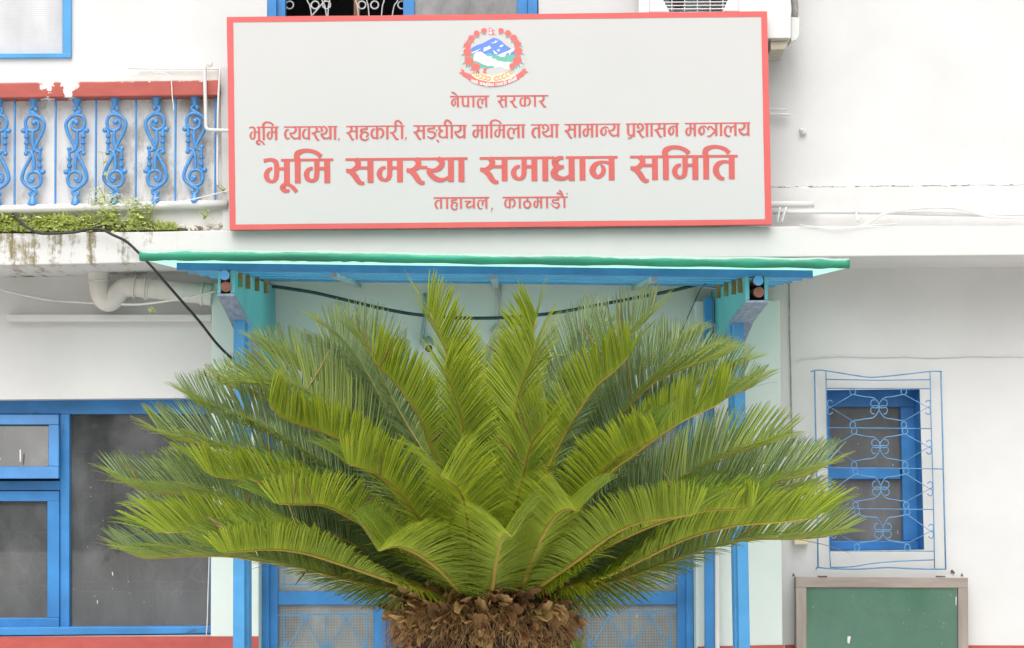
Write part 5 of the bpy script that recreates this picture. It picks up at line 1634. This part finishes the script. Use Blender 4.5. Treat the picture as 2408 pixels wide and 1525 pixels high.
FR = [
    # nearest, pointing at the viewer
    ([(1154, 1405), (1162, 1348), (1172, 1295), (1183, 1257), (1205, 1265)], -1.10, .150, 1.0),
    ([(1093, 1404), (1042, 1348), (986, 1306), (934, 1286), (888, 1298)], -1.02, .155, 1.0),
    ([(1222, 1400), (1264, 1283), (1304, 1217), (1335, 1198), (1357, 1204)], -1.00, .155, 1.0),
    ([(1108, 1395), (1106, 1290), (1100, 1228), (1088, 1170), (1069, 1143), (1036, 1120)], -.95, .155, 1.0),
    ([(1085, 1395), (1030, 1275), (977, 1209), (937, 1157), (897, 1122), (857, 1104), (815, 1092)], -.85, .160, 1.0),
    ([(1172, 1395), (1190, 1290), (1205, 1212), (1227, 1132), (1247, 1050), (1270, 1013), (1286, 985)], -.78, .145, 1.0),
    ([(1235, 1402), (1352, 1322), (1438, 1260), (1503, 1230), (1568, 1220), (1640, 1210)], -.80, .160, 1.0),
    ([(1060, 1404), (940, 1373), (822, 1334), (717, 1302), (640, 1293), (578, 1297), (516, 1301)], -.72, .165, 1.0),
    ([(1075, 1398), (940, 1280), (822, 1219), (785, 1198), (748, 1188), (701, 1187), (645, 1186)], -.75, .165, 1.0),
    ([(1225, 1395), (1320, 1222), (1412, 1113), (1467, 1068), (1525, 1040), (1548, 1026)], -.72, .165, 1.0),
    # upper middle, leaning forward a little
    ([(1105, 1390), (1102, 1180), (1094, 1046), (1084, 981), (1070, 935), (1057, 895), (1044, 868)], -.62, .138, .9),
    ([(1095, 1390), (1050, 1150), (1009, 1043), (988, 986), (950, 927), (918, 889), (893, 866), (874, 840)], -.50, .150, .9),
    ([(1168, 1385), (1190, 1150), (1213, 960), (1227, 905), (1240, 870), (1254, 833), (1260, 802)], -.45, .150, .9),
    ([(1150, 1385), (1190, 1100), (1228, 900), (1248, 800), (1258, 765), (1263, 742)], -.20, .140, .9),
    ([(1128, 1385), (1100, 1100), (1078, 950), (1059, 862), (1049, 827), (1035, 795), (1019, 754), (1005, 726)], -.33, .140, .9),
    ([(1200, 1385), (1268, 1150), (1326, 1027), (1345, 994), (1378, 943), (1407, 905), (1443, 876), (1469, 849), (1484, 833)], -.48, .150, .95),
    # side and back
    ([(1195, 1385), (1285, 1090), (1400, 905), (1478, 795), (1507, 768), (1536, 736)], .10, .165, .9),
    ([(1180, 1385), (1250, 1080), (1340, 880), (1395, 795), (1425, 755)], .40, .160, .9),
    ([(1215, 1385), (1330, 1090), (1438, 925), (1546, 850), (1585, 825), (1622, 806)], .45, .165, .95),
    ([(1220, 1388), (1380, 1080), (1525, 912), (1610, 868), (1660, 852), (1692, 845)], .20, .165, .95),
    ([(1228, 1390), (1400, 1150), (1500, 1065), (1564, 1018), (1620, 984), (1680, 957), (1702, 944)], -.35, .165, .95),
    ([(1232, 1390), (1450, 1110), (1600, 985), (1697, 941), (1741, 923), (1770, 912)], .18, .165, .95),
    ([(1240, 1393), (1450, 1215), (1585, 1135), (1628, 1109), (1689, 1079), (1762, 1057), (1830, 1039)], -.05, .170, .95),
    ([(1242, 1396), (1480, 1240), (1650, 1178), (1760, 1148), (1827, 1133), (1892, 1120), (1938, 1102)], .08, .170, .95),
    ([(1240, 1400), (1400, 1300), (1540, 1235), (1650, 1204), (1741, 1199), (1774, 1189)], -.50, .165, 1.0),
    ([(1245, 1403), (1400, 1365), (1507, 1318), (1611, 1269), (1719, 1239), (1827, 1230), (1916, 1219)], -.30, .170, 1.0),
    ([(1245, 1406), (1440, 1368), (1611, 1308), (1697, 1282), (1784, 1269), (1870, 1269), (1960, 1262)], -.05, .170, 1.0),
    ([(1080, 1390), (1010, 1130), (935, 1000), (907, 958), (839, 838), (799, 797), (770, 774)], .30, .165, .8),
    ([(1085, 1388), (1020, 1120), (950, 990), (900, 900), (880, 850), (850, 805), (824, 782)], .02, .165, .85),
    ([(1078, 1390), (1000, 1140), (920, 985), (872, 908), (839, 870), (799, 830), (757, 796)], .45, .160, .8),
    ([(1075, 1392), (960, 1110), (853, 981), (772, 911), (691, 862), (623, 826)], .35, .170, .95),
    ([(1072, 1393), (920, 1110), (800, 985), (718, 922), (640, 905), (580, 905)], .12, .170, .95),
    ([(1078, 1395), (920, 1150), (825, 1052), (750, 1013), (704, 999), (675, 988), (645, 968), (631, 949)], -.52, .165, 1.0),
    ([(1070, 1395), (880, 1180), (745, 1080), (643, 1027), (593, 1006), (547, 992), (501, 972), (452, 946)], .12, .172, .95),
    ([(1066, 1396), (850, 1205), (686, 1117), (593, 1080), (501, 1050), (455, 1043), (408, 1034), (374, 1019)], .02, .172, .95),
    ([(1070, 1397), (860, 1240), (720, 1165), (606, 1132), (563, 1129), (516, 1123), (483, 1114)], -.40, .165, 1.0),
    ([(1068, 1400), (850, 1290), (720, 1240), (603, 1203), (547, 1182), (486, 1169), (408, 1163), (353, 1160), (316, 1148), (284, 1134)], .02, .172, .95),
    ([(1064, 1401), (860, 1335), (680, 1281), (523, 1253), (470, 1249), (424, 1252), (368, 1254)], -.30, .168, 1.0),
    ([(1060, 1406), (850, 1372), (700, 1335), (593, 1317), (532, 1309), (439, 1309), (347, 1314), (300, 1303)], -.06, .170, 1.0),
    # filling the inside and the back of the rosette
    ([(1066, 1398), (860, 1262), (700, 1185), (590, 1150), (480, 1140), (400, 1128)], .25, .165, .95),
    ([(1064, 1400), (850, 1318), (690, 1262), (560, 1232), (450, 1215), (350, 1205)], .22, .165, .95),
    ([(1240, 1394), (1420, 1250), (1560, 1165), (1680, 1120), (1780, 1095), (1850, 1075)], .30, .165, .95),
    ([(1244, 1402), (1450, 1310), (1600, 1248), (1720, 1205), (1830, 1180), (1900, 1165)], .22, .165, .95),
    ([(1070, 1394), (900, 1150), (770, 1035), (660, 965), (580, 925), (520, 905)], .35, .165, .95),
    ([(1228, 1388), (1380, 1130), (1520, 985), (1620, 915), (1690, 880), (1740, 862)], .40, .165, .95),
    ([(1130, 1385), (1120, 1150), (1125, 960), (1140, 850), (1146, 815)], .55, .15, .8),
    ([(1160, 1385), (1200, 1150), (1255, 980), (1290, 895), (1300, 850)], .60, .15, .8),
    ([(1110, 1385), (1050, 1150), (980, 1010), (930, 950)], .75, .15, .8),
    ([(1210, 1385), (1300, 1180), (1400, 1060), (1470, 1000)], .70, .15, .9),
    ([(1070, 1395), (900, 1230), (760, 1130), (660, 1080)], .60, .16, .9),
    ([(1225, 1395), (1400, 1260), (1520, 1160), (1610, 1110)], .60, .16, .9),
    ([(1060, 1402), (900, 1330), (760, 1290), (660, 1260)], .55, .16, .9),
    ([(1240, 1402), (1380, 1340), (1500, 1290), (1600, 1260)], .50, .16, .9),
    ([(1070, 1405), (930, 1385), (800, 1355), (700, 1330)], .35, .16, .7),
    ([(1240, 1405), (1360, 1390), (1480, 1355), (1580, 1310)], .30, .16, .7),
]
for pix, dy, ll, ve in FR:
    frond(pix, dy, ll, ve * (0.92 if dy < -.9 else 1), tipa=56 if dy < -.84 else 46)
# an offset of the plant at the foot of the crown, right
for pix, dy in (([(1330, 1590), (1345, 1560), (1358, 1536), (1370, 1520)], -.05),):
    frond(pix, dy, .05, 1.0, y0=6.85, front=False)

# ------------------------------------------------------------------ trunk
def trunk_r(z):
    t = (ZT - z)
    return float(np.interp(t, [-.14, -.06, 0.0, .06, .14, .3, .7, 1.6], [.07, .18, .25, .278, .275, .265, .25, .28]))
m = MB()
nz, na = 40, 48
V = []
for j in range(nz + 1):
    z = (ZT + 0.13) * j / nz
    for i in range(na):
        a = 2 * math.pi * i / na
        r = trunk_r(z) * (0.94 + 0.05 * math.sin(a * 9 + j * 1.7) + random.uniform(-.03, .03))
        V.append((PX + r * math.cos(a), PY + r * math.sin(a), z))
V.append((PX, PY, ZT + 0.14))
F = [(j * na + i, j * na + (i + 1) % na, (j + 1) * na + (i + 1) % na, (j + 1) * na + i) for j in range(nz) for i in range(na)]
F += [(nz * na + i, nz * na + (i + 1) % na, len(V) - 1) for i in range(na)]
m.add(V, F)
tr = m.build('trunk', M['bark'], palm)

# curled dead leaf bases round the top of the trunk
m = MB()
random.seed(8)
for k in range(900):
    a = random.uniform(0, 2 * math.pi)
    z = ZT + 0.05 - abs(random.gauss(0, 0.11)) - (random.random() < .3) * random.uniform(0, .5)
    if z < 0.1: continue
    r = trunk_r(z)
    out_ = Vector((math.cos(a), math.sin(a), 0)); tan = Vector((-math.sin(a), math.cos(a), 0)); up = Vector((0, 0, 1))
    c = Vector((PX, PY, z)) + out_ * (r * 0.96)
    ln = random.uniform(.022, .06); wd = random.uniform(.005, .017) * (1.3 if random.random() < .2 else 1)
    if k % 7 == 0:
        ln = random.uniform(.05, .085); wd = random.uniform(.018, .032); z = ZT + 0.02 - random.random() ** 1.5 * .11; r = trunk_r(z); c = Vector((PX, PY, z)) + out_ * (r * 0.98); curl = random.uniform(-.5, 1.6); lift = random.uniform(-.3, 1.1)
    tw = random.uniform(-.7, .7)
    tan = (tan * math.cos(tw) + up * math.sin(tw)).normalized()
    cup = random.uniform(.15, .55)
    rows_ = []
    p = c.copy(); an = lift
    for s in range(6):
        t = s / 5
        d = out_ * math.cos(an) + up * math.sin(an)
        nn = up * math.cos(an) - out_ * math.sin(an)
        w_ = wd * (1 - 0.55 * t * t) * random.uniform(.8, 1.15)
        rows_.append([p - tan * w_ + nn * (w_ * cup), p - tan * (w_ * .5) + nn * (w_ * .1), p - nn * (w_ * .25), p + tan * (w_ * .5) + nn * (w_ * .1), p + tan * w_ + nn * (w_ * cup)])
        p = p + d * (ln / 5) + tan * random.uniform(-.004, .004)
        an -= curl / 5 * 1.6
    vv = [q for rw in rows_ for q in rw]
    th = [q + (c - Vector((PX, PY, z))).normalized() * -.004 - up * .004 for q in vv]
    ff = []
    for s in range(5):
        for q in range(4):
            i = s * 5 + q
            ff.append((i, i + 1, i + 6, i + 5))
            ff.append((30 + i, 30 + i + 5, 30 + i + 6, 30 + i + 1))
    for s in range(5):
        for q in (0, 4):
            i = s * 5 + q
            ff.append((i, i + 5, 35 + i, 30 + i))
    for q in range(4):
        ff.append((25 + q, 26 + q, 56 + q, 55 + q))
    m.add(vv + th, ff)
o = m.build('leaf_base', M['husk'], palm, smooth=False, recalc=False)
o['kind'] = 'stuff'
# loose fibres
m = MB()
for k in range(3600):
    a = random.uniform(0, 2 * math.pi)
    z = ZT + 0.0 - abs(random.gauss(0, 0.10))
    r = trunk_r(z)
    out_ = Vector((math.cos(a), math.sin(a), 0)); tan = Vector((-math.sin(a), math.cos(a), 0))
    p = Vector((PX, PY, z)) + out_ * (r * random.uniform(.95, 1.05))
    d = (out_ * random.uniform(.2, 1.3) + tan * random.uniform(-.7, .7) + Vector((0, 0, random.uniform(-1.0, .3)))).normalized()
    ln = random.uniform(.03, .10); wd = random.uniform(.0007, .0022)
    pts_ = []
    for s in range(5):
        pts_.append(p.copy()); p = p + d * (ln / 4); d = (d + Vector((random.uniform(-.2, .2), random.uniform(-.2, .2), -.32))).normalized()
    side_ = tan if abs(d.dot(tan)) < .8 else out_
    vv = []
    for s, q in enumerate(pts_):
        w_ = wd * (1 - .8 * s / 4); vv += [q - side_ * w_, q + side_ * w_, q + out_ * w_ * 1.2]
    ff = []
    for s in range(4):
        i = s * 3
        ff += [(i, i + 1, i + 4, i + 3), (i + 1, i + 2, i + 5, i + 4), (i + 2, i, i + 3, i + 5)]
    m.add(vv, ff)
o = m.build('fibre', M['fibre'], palm, recalc=False)
o['kind'] = 'stuff'
m = MB()
for k in range(60):
    a = random.uniform(0, 2 * math.pi); z = ZT - random.uniform(-.03, .2); r = trunk_r(z) * 1.03
    m.ball((PX + r * math.cos(a), PY + r * math.sin(a), z), random.uniform(.006, .012), (1, 1, .9), 7, 5)
o = m.build('seed', M['seed'], palm, smooth=True)
o['kind'] = 'stuff'


# ================================================================== WEEDS ON THE LEDGE
random.seed(31)


def leaf(mb, p, d, ln, wd, droop=.5, mi=0):
    d = Vector(d).normalized()
    s = d.cross(Vector((0, 0, 1)))
    s = s.normalized() if s.length > .01 else Vector((1, 0, 0))
    roll_ = random.uniform(-.9, .9)
    s = (s * math.cos(roll_) + Vector((0, 0, 1)) * math.sin(roll_)).normalized()
    V = []
    q = Vector(p)
    for i in range(5):
        t = i / 4
        w_ = wd * (math.sin(math.pi * min(.98, t * .9 + .08)) ** .8)
        V += [q - s * w_ + Vector((0, 0, w_ * .25)), q.copy(), q + s * w_ + Vector((0, 0, w_ * .25))]
        q = q + d * (ln / 4)
        d = (d - Vector((0, 0, droop / 4))).normalized()
    F = []
    for i in range(4):
        a = i * 3
        F += [(a, a + 1, a + 4, a + 3), (a + 1, a + 2, a + 5, a + 4)]
    mb.add(V, F, mi)


# carpet of small weeds that nobody could count
m = MB()
for k in range(2300):
    x = random.choice([random.uniform(-40, 215), random.uniform(-40, 215), random.uniform(-40, 330)])
    base_y = 545 - random.random() ** 1.6 * 36
    p = P(x, base_y, 11.56 - random.uniform(.01, .09))
    leaf(m, p, (random.uniform(-1, 1), random.uniform(-1, .2), random.uniform(-.1, 1.0)), random.uniform(.016, .042), random.uniform(.0035, .009), random.uniform(.2, 1.0), 0 if random.random() < .65 else 1)
for k in range(600):
    x = random.uniform(300, 415)
    p = P(x, 542 - random.random() ** 1.4 * (26 - (x - 300) * .12), 11.55 - random.uniform(.01, .08))
    leaf(m, p, (random.uniform(-1, 1), random.uniform(-1, .2), random.uniform(0, 1.4)), random.uniform(.012, .032), random.uniform(.003, .007), random.uniform(.2, .8), random.choice([0, 1]))
tag(m.build('ground_cover', [M['weed'], M['weed_pale']], None, recalc=False), 'mat of small green weeds covering the left ledge', 'weeds', kind='stuff')
m = MB()
pts_ = [(-60, 552), (-60, 520), (40, 517), (120, 522), (200, 521), (300, 528), (380, 534), (440, 538), (440, 552)]
m.prism(pts_, 11.50, 0.08)
tag(m.build('soil', M['soil'], None), kind='structure')
m = MB()
for k in range(26):
    x = random.uniform(425, 538)
    m.ball(P(x, 541 - random.random() * 7 - max(0, (x - 470)) * .12, 11.52), random.uniform(.008, .022), (random.uniform(.8, 1.5), .8, random.uniform(.5, 1)), 8, 5)
tag(m.build('rubble', M['stone'], None), 'heap of broken plaster on the ledge at the lower left corner of the sign', 'rubble', kind='stuff')


def weed(name, x, y, h, n, lab, cat='weed', lw=(.02, .045), wd=(.006, .013), spread=.25, flowers=0, pale=.5, top=1.0, lean=0.0):
    root = thing(name, tuple(P(x, y, 11.5)), lab, cat)
    st_ = MB(); lv = MB(); fl = MB()
    o0 = Vector(root.location)
    for k in range(n):
        a = random.uniform(-1, 1) * spread + lean
        hh = h * random.uniform(.6, 1.0) if k else h
        pth = []
        for i in range(7):
            t = i / 6
            pth.append(o0 + Vector((a * hh * t + .012 * math.sin(3 * t + k), -.03 * t - random.uniform(0, .01), hh * t)))
        st_.tube(pth, [.0018 * (1 - .6 * i / 6) for i in range(7)], 5)
        for i in range(1, 7):
            for s in (-1, 1):
                if random.random() < .85:
                    leaf(lv, pth[i], (s * random.uniform(.5, 1), random.uniform(-.8, .3), random.uniform(.0, .7)), random.uniform(*lw) * (1 - .4 * i / 6 * top), random.uniform(*wd) * (1 - .4 * i / 6), random.uniform(.3, 1.1), 0 if random.random() > pale else 1)
        for q in range(flowers):
            fl.ball(pth[-1] + Vector((random.uniform(-.02, .02), random.uniform(-.02, .01), random.uniform(-.01, .02))), .004, (1, 1, .8), 6, 4)
    st_.build('stalk', M['stalk'], root, smooth=True)
    lv.build('foliage', [M['weed'], M['weed_pale']], root, recalc=False)
    if flowers: fl.build('flower', M['petal'], root)
    return root
weed('tall_weed', 243, 520, .37, 1, 'tall single weed with drooping leaves in front of the balusters', lw=(.03, .06), wd=(.007, .014), flowers=3, spread=.02)
weed('flowering_weed', 262, 540, .22, 12, 'bushy pale green weed with tiny white flowers in the middle of the ledge', lw=(.025, .055), wd=(.008, .017), flowers=5, spread=.6, pale=.75)
weed('broad_leaf_weed', 325, 541, .16, 7, 'broad leaved pale weed right of the bushy weed on the ledge', lw=(.035, .06), wd=(.012, .022), spread=.5, pale=.8)
weed('feathery_weed', 350, 542, .17, 8, 'thin feathery weed with flower heads towards the sign end of the ledge', lw=(.015, .03), wd=(.003, .006), flowers=3, spread=.5, pale=.5)
weed('grass_clump', 205, 541, .22, 9, 'clump of thin upright grass left of the bushy weed', 'grass', lw=(.02, .05), wd=(.0015, .003), spread=.6, pale=.9)
weed('small_weed', 478, 517, .05, 2, 'small dark weed rooted in the kerb near the sign', lw=(.015, .022), wd=(.006, .009), spread=.5, pale=0)
weed('wall_weed', 522, 455, .035, 2, 'tiny yellow-green weed on the balcony corner beside the sign', lw=(.012, .02), wd=(.005, .009), spread=.8, pale=.8)
weed('hanging_weed', 355, 738, .028, 3, 'small green weed growing out of the wall below the drain pipe', lw=(.01, .018), wd=(.005, .008), spread=1.2, pale=.4)
